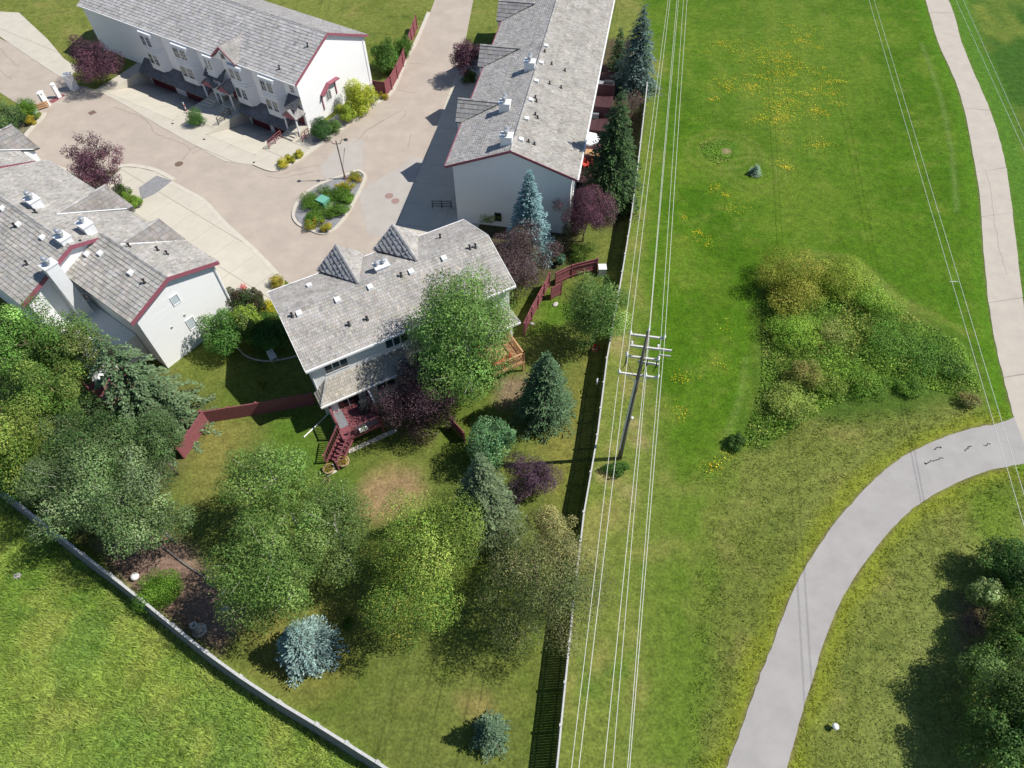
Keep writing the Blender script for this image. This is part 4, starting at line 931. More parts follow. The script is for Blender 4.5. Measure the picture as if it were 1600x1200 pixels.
for x_ in (-.72, .02, .75):   # cut-outs hanging on the equipment arm
    m_ = MB(); m_.tube([(x_, .3, 12.3), (x_, .42, 11.95)], [.06, .075], 8); m_.box(x_-.05, x_+.05, .2, .34, 12.1, 12.2); m_.obj('fuse_cutout', M['porcelain'], pole)
MB().box(.8, 1.5, .05, .12, 12.15, 12.28).obj('bracket', M['arm'], pole); MB().box(.85, 1.5, -.15, -.08, 11.9, 12.0).obj('bracket', M['metal'], pole)
for x_ in (-.9, .9): insul(x_, .17, 11.2, 1.1)
for x_ in (-.9, .3, .85):
    m_ = MB(); m_.tube([(x_, .17, 11.1), (x_+.03, .0, 10.8), (x_-.1, -.1, 10.3)], [.025, .05, .03], 6); m_.obj('surge_arrester', M['dark'], pole)
for x_ in (.0,): MB().tube([(-.15, .1, 9.4), (-.5, .1, 9.9), (-.9, .17, 11.0)], .012, 5).obj('jumper_cable', M['dark'], pole)
for s in (-1, 1): MB().beam((s*.1, .1, 8.9), (s*.7, .17, 9.44), .04, .03).obj('arm_brace', M['metal'], pole)
MB().lathe([(.1, 0), (.1, .12), (.03, .16)], (.2, -.05, 5.2), 8).obj('bracket', M['porcelain'], pole)
GW = 'overhead power wires'
def wire(label, pts, r=.0125, group=GW):
    pts = [np.array(p, float) for p in pts]; o = pts[0]
    m_ = MB(); m_.tube([p-o for p in pts], r, 5, False); return tag(m_.obj('power_wire', M['wire'], loc=o), label, 'power wire', group)
def span(A, B_, ext, sag, n=16):
    A = np.array(A); d = B_-A; d[2] = 0; L = np.hypot(d[0], d[1]); d /= L
    return [A+d*(ext*i/n)-np.array([0, 0, 4*sag*(i/n)*(1-i/n)]) for i in range(n+1)]
def att(x_, z_): return PB+AD*x_+np.array([-AD[1], AD[0], 0])*.17+np.array([0, 0, z_])
for x_, z_, xt, xb, la in ((-1.15, 9.85, 1035, 901, 'leftmost wire of the lower crossarm of the power pole'), (-.93, 13.4, 1039, 912.5, 'left wire of the top crossarm of the power pole'),
                     (0, 14.05, 1052, 951, 'wire carried on the very tip of the power pole'), (.42, 9.85, 1054.5, 963, 'middle wire of the lower crossarm of the power pole'),
                     (1.15, 9.85, 1063.5, 986, 'right wire of the lower crossarm of the power pole'), (.93, 13.4, 1069, 989.5, 'right wire of the top crossarm of the power pole')):
    A = att(x_, z_); N = span(A, P(xt, 67, z_-.8), 110, 1.0); So = span(A, P(xb, 1133, z_-.4), 50, .5)
    wire(la, So[::-1]+N[1:])
def line2(p, q, e0, e1, n=12):
    d = q-p; return [p+d*t for t in np.linspace(-e0, 1+e1, n)]
wire('left wire of the spaced pair over the mown field', line2(P(1376, 62, 9.3), P(1570, 720, 9.9), .35, .8), .013)
wire('right wire of the spaced pair over the mown field', line2(P(1384.5, 62, 9.3), P(1584, 720, 9.9), .35, .8), .013)
a_ = P(1483.6, 440, 9.6); c_ = P(1496.5, 440, 9.6); tag(MB().beam((0, 0, 0), c_-a_, .03, .05).obj('wire_spacer', M['wire'], loc=a_), 'short spacer bar joining the two wires over the mown field', 'wire spacer')
wire('left wire of the pair crossing the pale path at the upper right', line2(P(1524, 67, 9.8), P(1599, 232, 9.8), .6, 3.), .013)
wire('right wire of the pair crossing the pale path at the upper right', line2(P(1535, 67, 9.8), P(1606, 226, 9.8), .6, 3.), .013)

# ------------------------------------------------------------------ street lamp, gate pillars, covers, small things
lb = P(539.7, 280); lp = empty('street_lamp', 'brown twin headed street lamp standing at the corner of the planted island', 'street lamp', lb)
MB().tube([(0, 0, 0), (0, 0, .5), (0, 0, .52), (0, 0, 4.3)], [.11, .1, .07, .05], 8).obj('shaft', M['rust'], lp)
MB().lathe([(.17, 0), (.17, .12), (.12, .2)], (0, 0, .08), 10).obj('base', M['rust'], lp)
for s in (-1, 1):
    m_ = MB(); m_.tube([(0, 0, 3.95), (s*.35, 0, 4.0), (s*.55, 0, 4.4), (s*.8, 0, 4.42)], .035, 6); m_.obj('arm', M['rust'], lp)
    m_ = MB(); m_.lathe([(.05, .14), (.16, .05), (.2, -.02), (.17, -.06), (.03, -.08)][::-1], (s*.95, 0, 4.4), 10); m_.obj('lamp_head', M['dark'], lp)
for (bx, by), hh, ww, la in (((117, 139), 1.7, .75, 'broad pale gate pillar in the shade of the purple tree by the road'), ((93, 152), 1.5, .4, 'slim white gate pillar beside the brick strip, upper of the row'), ((74, 165), 1.5, .55, 'white gate pillar next to the wooden barrier bay'), ((55, 176), 1.3, .55, 'lowest white gate pillar beside the green shrubs')):
    p = P(bx, by); t = empty('gate_pillar', la, 'pillar', p, A3, 'gate pillars across the road')
    MB().box(-ww/2, ww/2, -ww/2, ww/2, 0, hh).obj('column', M['white'], t); MB().lathe([(ww*.78, 0), (ww*.78, .07), (ww*.2, .2)], (0, 0, hh), 4).obj('cap', M['whitetrim'], t)
p = P(64, 172); t = empty('wooden_barrier', 'low wooden barrier between the two lowest white gate pillars', 'barrier', p, math.radians(35))
for i in range(3): MB().box(-1., 1., -.04, .04, .15+i*.22, .3+i*.22).obj('board', M['wooddeck'], t)
p0, p1 = np.array(P(79, 160)[:2]), np.array(P(99, 148)[:2]); d = (p1-p0); d /= np.hypot(*d); nn_ = np.array([-d[1], d[0]])
m_ = MB(); m_.prism([tuple(v) for v in (p0-nn_*.35, p1-nn_*.35, p1+nn_*.35, p0+nn_*.35)], -.02, .02); m_.obj('brick_strip', M['maroonfence'], None, 'structure')
def disc(name, label, cat, px, py, r, m, square=False):
    p = P(px, py, .012); t = MB(); n = 4 if square else 18
    t.lathe([(r, -.03), (r, 0), (r*.86, .001), (r*.84, .006), (r*.1, .008)], (0, 0, .004), n); o = t.obj(name, M[m], loc=p); o['label'] = label; o['category'] = cat; return o
disc('storm_drain', 'dark square storm drain in the tan road near the gate pillars', 'drain', 144, 176, .5, 'rust', True)
disc('manhole_cover', 'dark round manhole cover in the road by the driveway kerb', 'manhole cover', 279.6, 256, .42, 'rust')
disc('manhole_cover', 'reddish manhole cover right of the island, upper of the two', 'manhole cover', 608, 306, .42, 'redrust')
disc('manhole_cover', 'reddish manhole cover right of the island, lower of the two', 'manhole cover', 617.7, 314, .4, 'redrust')
for i, ((px, py), la) in enumerate((((269.6, 193.4), 'leftmost water valve cap in the concrete apron'), ((319, 218), 'middle water valve cap in the concrete apron'), ((397, 254), 'water valve cap at the apron end near the road corner'))):
    o = disc('valve_cap', la, 'valve cap', px, py, .13, 'dark'); o['group'] = 'valve caps along the apron edge'; o.location.z += .03
p = P(507, 322); t = empty('utility_box', 'teal green utility box among the island shrubs', 'utility box', p, A3)
MB().box(-.45, .45, -.42, .42, .05, .8).obj('cabinet', M['teal'], t); MB().box(-.5, .5, -.47, .47, .8, .86).obj('lid', M['teal'], t); MB().box(-.6, .6, -.6, .6, -.02, .08).obj('plinth', M['concrete'], t)
def handrail(label, px0, px1, h=.95, m='maroonfence', bars=3):
    a = P(*px0); c = P(*px1); d = c-a; t = empty('handrail', label, 'handrail', a, math.atan2(d[1], d[0])); L = np.hypot(d[0], d[1])
    for i in range(bars): MB().box(0, L, -.025, .025, h-.05-i*.28, h-i*.28).obj('rail', M[m], t)
    for x_ in (0.03, L/2, L-.03): MB().box(x_-.035, x_+.035, -.03, .03, 0, h).obj('post', M[m], t)
handrail('maroon handrail beside the front steps of the corner townhouse', (421, 233), (441, 216))
handrail('maroon handrail beside the entry at the white gable corner', (473, 222), (484, 212), .9)
handrail('dark handrail on the shaded steps left of the round bush', (342, 196), (362, 180), .9, 'dark')
handrail('dark handrail in the shade at the foot of the long townhouse gable', (676, 326), (706, 326), .9, 'dark')
p = P(293, 177); t = empty('marker_post', 'red and white striped marker post beside the round driveway bush', 'marker post', p)
for i in range(5): MB().lathe([(.05, i*.26), (.05, i*.26+.258)], (0, 0, 0), 8).obj('band', M['red' if i % 2 else 'whitetrim'], t)
def pot(name, label, px, py, r, h, m, fc, dens=120, fh=.3):
    p = P(px, py); t = empty(name, label, 'planter', p)
    MB().lathe([(r*.75, 0), (r, h), (r*1.06, h), (r*1.06, h+.04), (r*.9, h+.04), (r*.88, h-.05)], (0, 0, 0), 16).obj('tub', M[m], t, smooth=False)
    MB().lathe([(r*.87, h-.07), (r*.1, h-.02)], (0, 0, 0), 14).obj('soil', M['soil'], t)
    leafball(t, 'flowers', r*.95, fh, h, dens, fc)
def leafball(root, name, r, hh, z, n, c, size=.1):
    a = RNG.random(n)*2*math.pi; q = np.sqrt(RNG.random(n))*r; C_ = np.stack([np.cos(a)*q, np.sin(a)*q, z+RNG.random(n)*hh], 1)
    N_ = np.stack([np.cos(a)*.5, np.sin(a)*.5, np.ones(n)], 1)
    V, Fq, K = leafcards(C_, N_, np.full(n, size), .7, np.tile(np.array(c), (n, 1)), .3)
    return np_mesh(name, V, Fq, M['leaf'], root, K, 'stuff')
def leafcards(C, N, size, asp, colr, jit=.6, fold=.15):
    n = len(C); N = N/np.maximum(np.linalg.norm(N, axis=1, keepdims=True), 1e-6)+RNG.normal(0, jit, (n, 3)); N /= np.maximum(np.linalg.norm(N, axis=1, keepdims=True), 1e-6)
    R_ = RNG.normal(size=(n, 3)); T = np.cross(N, R_); T /= np.maximum(np.linalg.norm(T, axis=1, keepdims=True), 1e-6); Bt = np.cross(N, T)
    s = size[:, None]
    V = np.stack([C-T*s*.5, C+Bt*s*asp*.5+N*s*fold, C+T*s*.5, C-Bt*s*asp*.5+N*s*fold], 1).reshape(-1, 3)
    K = np.repeat(colr[:, None], 4, 1).reshape(-1, 3)
    return V, np.arange(n*4).reshape(-1, 4), np.clip(K, .003, .9)
YEL = lin((225, 190, 20))/1.4; GRN = lin((95, 135, 45))/1.4
pot('flower_tub', 'yellow flowered tub on the lawn at the foot of the deck stairs', 515, 737, .38, .42, 'clay', lin((150, 140, 40))/1.3)
pot('flower_tub', 'yellow flowered tub on the lawn right of the deck stairs', 538, 725, .42, .4, 'clay', lin((165, 150, 45))/1.3)
pot('flower_tub', 'small low tub on the lawn below the other two', 512, 752, .22, .2, 'clay', lin((140, 135, 60))/1.3, 50, .1)
t = empty('window_box', 'small white flower box hung on the maroon deck railing', 'flower box', B1.w(2.0, -3.22, 1.6), B1.az)
MB().box(-.3, .3, -.12, .1, .0, .22).obj('box', M['whitetrim'], t); leafball(t, 'flowers', .2, .15, .2, 50, GRN, .08)
p = P(918, 243, 1.0); t = empty('patio_umbrella', 'white patio umbrella open over the long townhouse deck', 'umbrella', p)
hx = MB(); k = 8
vs = [(0, 0, 2.35)]+[(1.05*math.cos(2*math.pi*i/k), 1.05*math.sin(2*math.pi*i/k), 1.95) for i in range(k)]+[(1.06*math.cos(2*math.pi*i/k), 1.06*math.sin(2*math.pi*i/k), 1.8) for i in range(k)]
hx.add(vs, [(0, 1+i, 1+(i+1) % k) for i in range(k)]+[(1+i, 9+i, 9+(i+1) % k, 1+(i+1) % k) for i in range(k)]); hx.obj('canopy', M['white_fabric'], t); MB().tube([(0, 0, 0), (0, 0, 2.4)], .025, 6).obj('pole', M['metal'], t); MB().lathe([(.25, 0), (.25, .06), (.05, .1)], (0, 0, 0), 10).obj('base', M['dark'], t)
def chair(label, p, rz, m, group=None, s=1.):
    t = empty('garden_chair', label, 'chair', p, rz, group)
    MB().box(-.27, .27, -.27, .27, .38, .43).obj('seat', M[m], t)
    for i in range(5): MB().box(-.26+i*.108, -.26+i*.108+.09, .25, .29, .43, .95).obj('back_slat', M[m], t)
    for a in (-.24, .24):
        for c in (-.24, .24): MB().box(a-.025, a+.025, c-.025, c+.025, 0, .38).obj('leg', M[m], t)
        MB().box(a-.035, a+.035, -.27, .27, .6, .64).obj('arm', M[m], t); MB().box(a-.025, a+.025, -.26, -.21, .43, .6).obj('arm_post', M[m], t)
    return t
chair('red garden chair just below the white patio umbrella', P(914, 262, 1.0), .4, 'red'); chair('orange red garden chair beside the white umbrella, nearer the tall green spruce', P(926, 258, 1.0), 2.2, 'red')
chair('white garden chair in the dark shade left of the duplex', P(428, 562), .6, 'whitetrim')
def bbq(label, px, py, z, rz):
    t = empty('covered_grill', label, 'grill', P(px, py, z), rz)
    m_ = MB(); m_.prism([(-.55, -.3), (.55, -.3), (.6, -.2), (.6, .25), (.5, .32), (-.5, .32), (-.6, .25), (-.6, -.2)], .05, .9); m_.obj('cover_skirt', M['blackcloth'], t)
    m_ = MB(); m_.xprof([(-.29, .9), (.31, .9), (.2, 1.2), (-.12, 1.22)], -.45, .45); m_.obj('cover_top', M['blackcloth'], t)
    for a in (-.4, .4): MB().box(a-.05, a+.05, -.2, .2, 0, .05).obj('foot', M['dark'], t)
bbq('black covered grill on the maroon deck behind the long townhouse', 950, 143, 1.0, A2)
bbq('dark covered grill on the maroon deck of the duplex', 575, 640, 1.25, B1.az)
t = empty('patio_table', 'round glass patio table beside the covered grill', 'table', P(938, 139, 1.0)); MB().lathe([(.5, .68), (.5, .71)], (0, 0, 0), 16).obj('table_top', M['metal'], t); MB().tube([(0, 0, 0), (0, 0, .68)], .05, 6).obj('pedestal', M['dark'], t)
t = empty('storage_bench', 'grey slatted storage bench on the long townhouse deck above the umbrella', 'bench', P(925, 182, 1.0), A2)
for i in range(5): MB().box(-.7, .7, -.4+i*.16, -.4+i*.16+.14, .5, .55).obj('lid_slat', M['whitetrim' if i == 4 else 'carpet'], t)
MB().box(-.68, .68, -.38, .38, 0, .49).obj('box', M['carpet'], t)
# things on the second duplex deck
t = empty('lounge_chair', 'red cushioned lounge chair on the cedar deck behind the duplex', 'lounge chair', B1.w(13.2, -2.7, 1.26), B1.az); MB().box(-.6, .5, -.28, .28, .25, .33).obj('cushion', M['red'], t); MB().beam((.5, 0, .3), (.95, 0, .7), .56, .08).obj('back', M['red'], t)
for a in (-.5, .4):
    for c in (-.22, .22): MB().box(a-.03, a+.03, c-.03, c+.03, 0, .25).obj('leg', M['dark'], t)
# fire ring, ball, hose, bin
t = empty('chimenea', 'pale clay garden fire pot with a round rim on the mulch by the grey fence', 'fire pot', P(312, 985)); MB().lathe([(.2, 0), (.28, .15), (.33, .4), (.22, .62), (.14, .75), (.15, .95), (.22, 1.0), (.22, 1.05), (.13, 1.05), (.12, .8)], (0, 0, 0), 16).obj('body', M['stone'], t, smooth=True); MB().lathe([(.45, 0), (.45, .05), (.1, .06)], (0, 0, 0), 14).obj('base_slab', M['stone'], t)
o = tag(MB().lathe([(.02, 0), (.16, .03), (.24, .12), (.27, .22), (.22, .36), (.12, .44), (.02, .46)], (0, 0, 0), 14).obj('garden_ball', M['whitetrim'], loc=P(213, 903), smooth=True), 'white garden ball lying on the bare mulch left of the round bush', 'ball')
hp = P(937, 596, 1.2); fd = F1W[5]-F1W[6]
t = empty('garden_hose', 'pale garden hose coil hung on the wooden fence', 'hose', (hp[0]-.1, hp[1], 1.15), math.atan2(fd[1], fd[0]))
for i in range(3):
    m_ = MB(); m_.tube([(.24*math.cos(a)*(1-.06*i), .06+.03*i, .28*math.sin(a)*(1-.06*i)) for a in np.linspace(0, 2*math.pi, 20)], .022, 5); m_.obj('coil', M['white_fabric'], t)
MB().box(-.06, .06, -.06, .08, -.04, .04).obj('hook', M['metal'], t)
p = P(937, 550); t = empty('flower_tub', 'red flowered pot standing in the shade at the foot of the wooden fence', 'planter', (p[0]-.35, p[1], 0)); MB().lathe([(.2, 0), (.27, .35), (.28, .4)], (0, 0, 0), 12).obj('tub', M['clay'], t); leafball(t, 'flowers', .35, .25, .4, 90, lin((190, 30, 40))/1.3, .1)
p = P(940, 428); t = empty('compost_bin', 'white square bin on the grass near the wooden fence', 'bin', p); MB().box(-.32, .32, -.32, .32, 0, .8).obj('body', M['whitetrim'], t); MB().box(-.35, .35, -.35, .35, .8, .86).obj('lid', M['whitetrim'], t)
p = P(1302, 1137); t = empty('marker_post', 'white domed marker post beside the lower end of the curving path', 'marker post', p); MB().tube([(0, 0, 0), (0, 0, .3)], .06, 8).obj('post', M['dark'], t); MB().lathe([(.16, .3), (.19, .34), (.16, .42), (.08, .47), (.01, .48)], (0, 0, 0), 14).obj('cap', M['whitetrim'], t, smooth=True)
for (px, py, r, la) in ((28, 900, .3, 'pale rock lying in the tall meadow below the grey fence'), (352, 952, .35, 'bluish flat rock on the shaded mulch'), (350, 925, .2, 'small rock in the mulch beside the aspen'), (868, 476, .3, 'pale rock beside the open gate'), (832, 506, .2, 'pale block at the foot of the maroon fence by the gate'), (528, 716, .2, 'round stone beside the deck stairs')):
    p = P(px, py); m_ = MB(); m_.lathe([(r*.8, -.03), (r, .08), (r*.75, r*.45), (r*.2, r*.55)], (0, 0, 0), 7); o = tag(m_.obj('rock', M['stone'], loc=p), la, 'rock'); o.scale = (1, .7, .8); o.rotation_euler = (0, 0, px)
sup = [P(250, 850), P(290, 882), P(325, 905)]
m_ = MB()
for a, c in zip(sup[:-1], sup[1:]): m_.beam((a[0], a[1], .06), (c[0], c[1], .06), .12, .14)
m_.obj('edging', M['pole'], None, 'structure')
kerb([(367, 540), (383, 557), (410, 565), (440, 563), (468, 556)], .12, .06)
t = empty('red_flower_pot', 'pink flowers in a pot by the driveway corner of the left townhouse', 'planter', P(382, 453)); MB().lathe([(.15, 0), (.2, .3), (.22, .32)], (0, 0, 0), 10).obj('tub', M['clay'], t); leafball(t, 'flowers', .35, .35, .3, 70, lin((225, 110, 120))/1.2, .12)

# ------------------------------------------------------------------ trees and shrubs
LG = 1.68; LS = .68; LN = 2.35; NG = 1.3
def vary(base, n, amt=.25, hue=.06):
    b_ = np.array(base); k = np.exp(RNG.normal(0, amt, (n, 1))); return np.clip(b_*k*(1+RNG.normal(0, hue, (n, 3))), .003, .8)
def unit(n):
    v = RNG.normal(size=(n, 3)); return v/np.linalg.norm(v, axis=1, keepdims=True)
def broadleaf(name, label, cx, cy, h, R, Rz, c, n, size=.2, K=20, bark='bark', c2=None, f2=.2, asp=.62, cat='tree', zc=None, squash=(1, 1), rc=.36, group=None, trunk_r=None, stems=1, upb=.5, rot=0., shell=.5, cvar=.24, loc=None, pshape=0.):
    zc = h-Rz if zc is None else zc; n = int(n*LN); size *= LS; K = int(K*1.4); rc *= .92; shell = max(shell, .55) if shell >= .5 else shell
    p = P(cx, cy, zc) if loc is None else np.array(loc)
    root = empty(name, label, cat, (p[0], p[1], 0), 0, group)
    ax = np.array([R*squash[0], R*squash[1], Rz])
    d = unit(K*3); d[:, 2] = d[:, 2]*.9+.08; rad = RNG.uniform(.25, .80, K*3); far = RNG.random(K*3) < .08; rad = np.where(far, RNG.uniform(.8, .92, K*3), rad)
    cc = d*rad[:, None]
    # keep clumps spread out
    keep = [0]
    for i in range(1, K*3):
        if min(np.linalg.norm(cc[i]-cc[j]) for j in keep) > .30*(20/K)**.33: keep.append(i)
        if len(keep) >= K: break
    cc = cc[keep]; K = len(cc)
    if pshape: cc[:, :2] *= (1-pshape*(cc[:, 2:3]+.2).clip(-1, 1))
    rcs = rc*RNG.uniform(.65, 1.35, K); rcs = np.where(np.linalg.norm(cc, axis=1) > .82, rcs*.7, rcs); wgt = rcs**2; wgt /= wgt.sum()
    ci = RNG.choice(K, n, p=wgt); dd = unit(n); rr = rcs[ci]*(shell+(1.08-shell)*RNG.random(n)**.7)
    strag = RNG.random(n) < .06; rr = np.where(strag, rr*RNG.uniform(1.05, 1.4, n), rr)
    pos = cc[ci]+dd*rr[:, None]
    Cn = pos*ax
    ca, sa = math.cos(rot), math.sin(rot); Cn = np.stack([Cn[:, 0]*ca-Cn[:, 1]*sa, Cn[:, 0]*sa+Cn[:, 1]*ca, Cn[:, 2]+zc], 1)
    ok = Cn[:, 2] > .08; Cn = Cn[ok]; dd = dd[ok]; ci = ci[ok]; pos = pos[ok]; m = len(Cn)
    N_ = dd*.68+pos*.3+np.array([0, 0, upb*.85])
    kcl = np.exp(RNG.normal(0, cvar, K))[ci][:, None]
    colr = vary(np.array(c)*LG, m, .15)*kcl
    if c2 is not None:
        pick = (RNG.random(K) < f2)[ci] & (RNG.random(m) < .75) | (RNG.random(m) < f2*.4)
        colr[pick] = (vary(np.array(c2)*LG, m, .15)*kcl)[pick]
    V, Fq, KC = leafcards(Cn, N_, size*RNG.uniform(.6, 1.35, m), asp, colr, .36)
    np_mesh('crown', V, Fq, M['leaf'], root, KC)
    tr = trunk_r or max(.05, h*.011)
    t = MB(); ccw = cc*ax; ccw = np.stack([ccw[:, 0]*ca-ccw[:, 1]*sa, ccw[:, 0]*sa+ccw[:, 1]*ca, ccw[:, 2]+zc], 1)
    z0 = max(.12, zc-Rz*.75)
    for s in range(stems):
        bx, by = (0, 0); tx, ty = RNG.normal(0, R*(.1 if stems == 1 else .2), 2)
        t.tube([(bx, by, -.05), (bx*.9, by*.9, z0*.5), (tx*.6, ty*.6, z0), (tx, ty, zc+Rz*.45)], [tr*1.25, tr, tr*.85, tr*.3], 7)
        for i in range(s, K, stems):
            q = ccw[i]; zs = min(max(q[2]-np.hypot(q[0], q[1])*.75, z0*.6), zc+Rz*.3); f_ = (zs-z0)/(zc+Rz*.45-z0+1e-6)
            g_ = .6+.4*f_ if zs >= z0 else max(0., .6*(zs-.5*z0)/(.5*z0)); a0 = np.array([tx*g_, ty*g_, zs]); mid = (a0+q)/2+np.array([0, 0, -.08*R])+RNG.normal(0, .05*R, 3)
            t.tube([a0, mid, q, q+(q-mid)*.35], [tr*.36, tr*.22, tr*.12, tr*.05], 5)
    t.obj('trunk', M[bark], root, smooth=True)
    return root
def dircards(C, D, N, ln, wd, colr):
    D = D/np.linalg.norm(D, axis=1, keepdims=True); Bt = np.cross(D, N); Bt /= np.maximum(np.linalg.norm(Bt, axis=1, keepdims=True), 1e-6); Nn = np.cross(Bt, D)
    l = ln[:, None]; w_ = wd[:, None]
    V = np.stack([C, C+D*l*.55+Bt*w_*.5-Nn*w_*.12, C+D*l, C+D*l*.55-Bt*w_*.5-Nn*w_*.12], 1).reshape(-1, 3)
    return V, np.arange(len(C)*4).reshape(-1, 4), np.repeat(np.clip(colr, .003, .8)[:, None], 4, 1).reshape(-1, 3)
def conifer(name, label, base, h, R, c, tip=None, droop=.25, wh=.34, nb=9, step=.15, card=.34, power=.85, z0=.05, lean=(0, 0), cat='tree', loc=None, dens=6, wfac=.48, group=None, spray=.36):
    p = P(*base) if loc is None else np.array(loc); root = empty(name, label, cat, (p[0], p[1], 0), 0, group)
    tip = tip if tip is not None else np.array(c)*1.5
    Cs = []; Ds = []; Ns = []; Ls = []; Ks = []; bt = MB(); z = h*z0+.1
    while z < h*.985:
        f_ = z/h; r = R*(1-f_)**power*1.02+.06; k = max(4, int(round(nb*(.5+.5*r/R))))
        a0 = RNG.random()*6.28
        for j in range(k):
            a = a0+6.283*j/k+RNG.normal(0, .16); L = r*RNG.uniform(.74, 1.12); zz = z+RNG.normal(0, wh*.3); m = max(3, int(L/step))
            s = (np.arange(m)+RNG.random(m)*.6)/m; s = s[s > .12]; m = len(s)
            ox, oy = lean[0]*zz/h, lean[1]*zz/h
            up_ = L*(.18*s-droop*1.9*s*s+.22*droop*s**3); rad = L*s
            if zz+up_.min() < .05: up_ = np.maximum(up_, .05-zz)
            ctr = np.stack([ox+np.cos(a)*rad, oy+np.sin(a)*rad, np.maximum(zz+up_, .05)], 1)
            for q in range(dens):
                side = RNG.choice([-1, 1], m)*RNG.uniform(.25, 1.05, m); aa = a+side*(1-.45*s); dz = -droop*.9*RNG.random(m)+RNG.normal(.05, .22, m)
                D = np.stack([np.cos(aa), np.sin(aa), dz], 1)
                lo = side*L*spray*np.sqrt(RNG.random(m))*(s*(1.15-s))**.5; Cs.append(ctr+np.stack([-np.sin(a)*lo, np.cos(a)*lo, -droop*.5*np.abs(lo)], 1)+RNG.normal(0, .04, (m, 3))); Ds.append(D); Ns.append(np.stack([RNG.normal(0, .35, m), RNG.normal(0, .35, m), np.ones(m)], 1))
                Ls.append(card*.8*(.5+.7*RNG.random(m))*(1-.25*s)*(.55+.45*min(1, r/(.5*R)))); t_ = (s**2)[:, None]*RNG.uniform(.3, 1, (m, 1)); Ks.append(NG*(np.array(c)*(1-t_)+np.array(tip)*t_)*np.exp(RNG.normal(0, .2, (m, 1))))
            if L > .5: bt.tube([(ox, oy, zz), tuple(ctr[m//2]), tuple(ctr[-1])], [.022+.008*h*(1-f_)*.3, .014, .005], 4, False)
        z += wh*(.75+.5*RNG.random())*(.55+.45*(1-f_))
    C = np.concatenate(Cs); L = np.concatenate(Ls)
    V, Fq, K = dircards(C, np.concatenate(Ds), np.concatenate(Ns), L, L*wfac, np.concatenate(Ks))
    np_mesh('crown', V, Fq, M['needle'], root, K)
    bt.tube([(0, 0, -.05), (lean[0]*.5, lean[1]*.5, h*.5), (lean[0], lean[1], h)], [.014*h+.03, .008*h+.02, .012], 8); bt.obj('trunk', M['bark'], root)
    return root
G_A = S(102, 132, 64); G_A2 = S(132, 156, 84); G_D = S(78, 110, 48); YG = S(112, 138, 58); YG2 = S(146, 162, 78); SIL = S(106, 128, 82); SIL2 = S(122, 140, 98)
PUR = S(82, 58, 70); PUR2 = S(122, 84, 98); BRN = S(94, 76, 80); BRN2 = S(104, 100, 76); OLV = S(104, 118, 70); OLV2 = S(144, 144, 96)
BLU = S(108, 136, 128); BLU2 = S(168, 196, 190); SPR = S(72, 100, 76); SPR2 = S(122, 148, 108); DSP = S(48, 82, 46); DSP2 = S(92, 120, 62)
# conifers
conifer('blue_spruce', 'small pale blue spruce alone on the lawn near the grey fence', (487, 1020), 4.5, 2.0, BLU, BLU2, .16, .22, 10, .11, .3, .8)
conifer('spruce_tree', 'dense blue green spruce on the lawn between the duplex and the wooden fence', (850, 650), 7.4, 2.45, S(66, 98, 64), S(112, 142, 98), .2, .27, 10, .12, .32, .75)
conifer('spruce_tree', 'grey green spruce beside the small dark purple tree on the lawn', (760, 825), 9.6, 2.75, S(84, 106, 74), S(130, 146, 102), .3, .3, 9, .13, .36, .85)
conifer('blue_spruce', 'tall bright blue spruce against the shaded gable of the long townhouse', (826, 398), 8.9, 2.35, S(100, 138, 142), S(165, 200, 202), .2, .28, 10, .12, .34, .8)
conifer('spruce_tree', 'tall deep green spruce between the long townhouse and the wooden fence', (950, 318), 11.6, 3.35, DSP, DSP2, .3, .36, 9, .14, .42, .8)
conifer('spruce_tree', 'blue green spruce at the top edge beside the wooden fence', (990, 138), 9.0, 3.0, S(78, 106, 100), S(128, 152, 142), .35, .36, 9, .15, .42, .8)
conifer('spruce_tree', 'broad drooping spruce in front of the left townhouse gable', (262, 668), 9.6, 4.2, S(84, 112, 74), S(136, 158, 116), .46, .62, 8, .12, .42, .72, .06, (-1.0, 1.1), dens=6, spray=.13)
conifer('spruce_tree', 'young spruce whose tip shows at the bottom edge of the lawn', (768, 1150), 3.2, 1.2, SPR, SPR2, .15, .22, 9, .11, .25)
conifer('spruce_sapling', 'tiny blue spruce sapling in a mown ring on the field', (1179, 272), 1.0, .7, S(125, 155, 125), S(175, 200, 185), .1, .14, 8, .09, .2, cat='sapling')
conifer('spruce_tree', 'slim dark conifer between the deck and the top spruce', (962, 120), 5.5, 1.6, DSP, DSP2, .3, .35, 8, .14, .35)
# broadleaf trees
broadleaf('green_ash', 'big leafy green tree overhanging the roof and deck of the duplex', 727, 528, 12, 4.8, 5.6, S(100, 132, 66), 19000, .2, 38, 'palebark', S(128, 160, 86), .25, squash=(1, 1), rc=.27, stems=3, pshape=.25)
broadleaf('green_ash', 'mid green tree leaning over the wooden fence left of the power pole', 930, 484, 7.6, 2.75, 3.6, S(92, 124, 62), 6500, .19, 20, 'bark', S(128, 150, 88), .25, rc=.31, stems=2)
broadleaf('aspen_tree', 'pale barked aspen on the lawn below the deck, upper crown of the grove', 432, 768, 8.7, 3.2, 3.6, G_A, 9000, .17, 24, 'palebark', G_A2, .3, rc=.30)
broadleaf('aspen_tree', 'largest pale barked aspen, beside the mulch bed above the small blue spruce', 425, 885, 9.5, 3.5, 3.8, G_A, 11500, .17, 28, 'palebark', G_A2, .35, rc=.29, stems=2)
broadleaf('aspen_tree', 'duller green aspen between the large aspen and the yellow green tree', 524, 835, 8.7, 2.9, 3.4, S(100, 125, 66), 7500, .17, 20, 'palebark', S(128, 148, 84), .25, rc=.31)
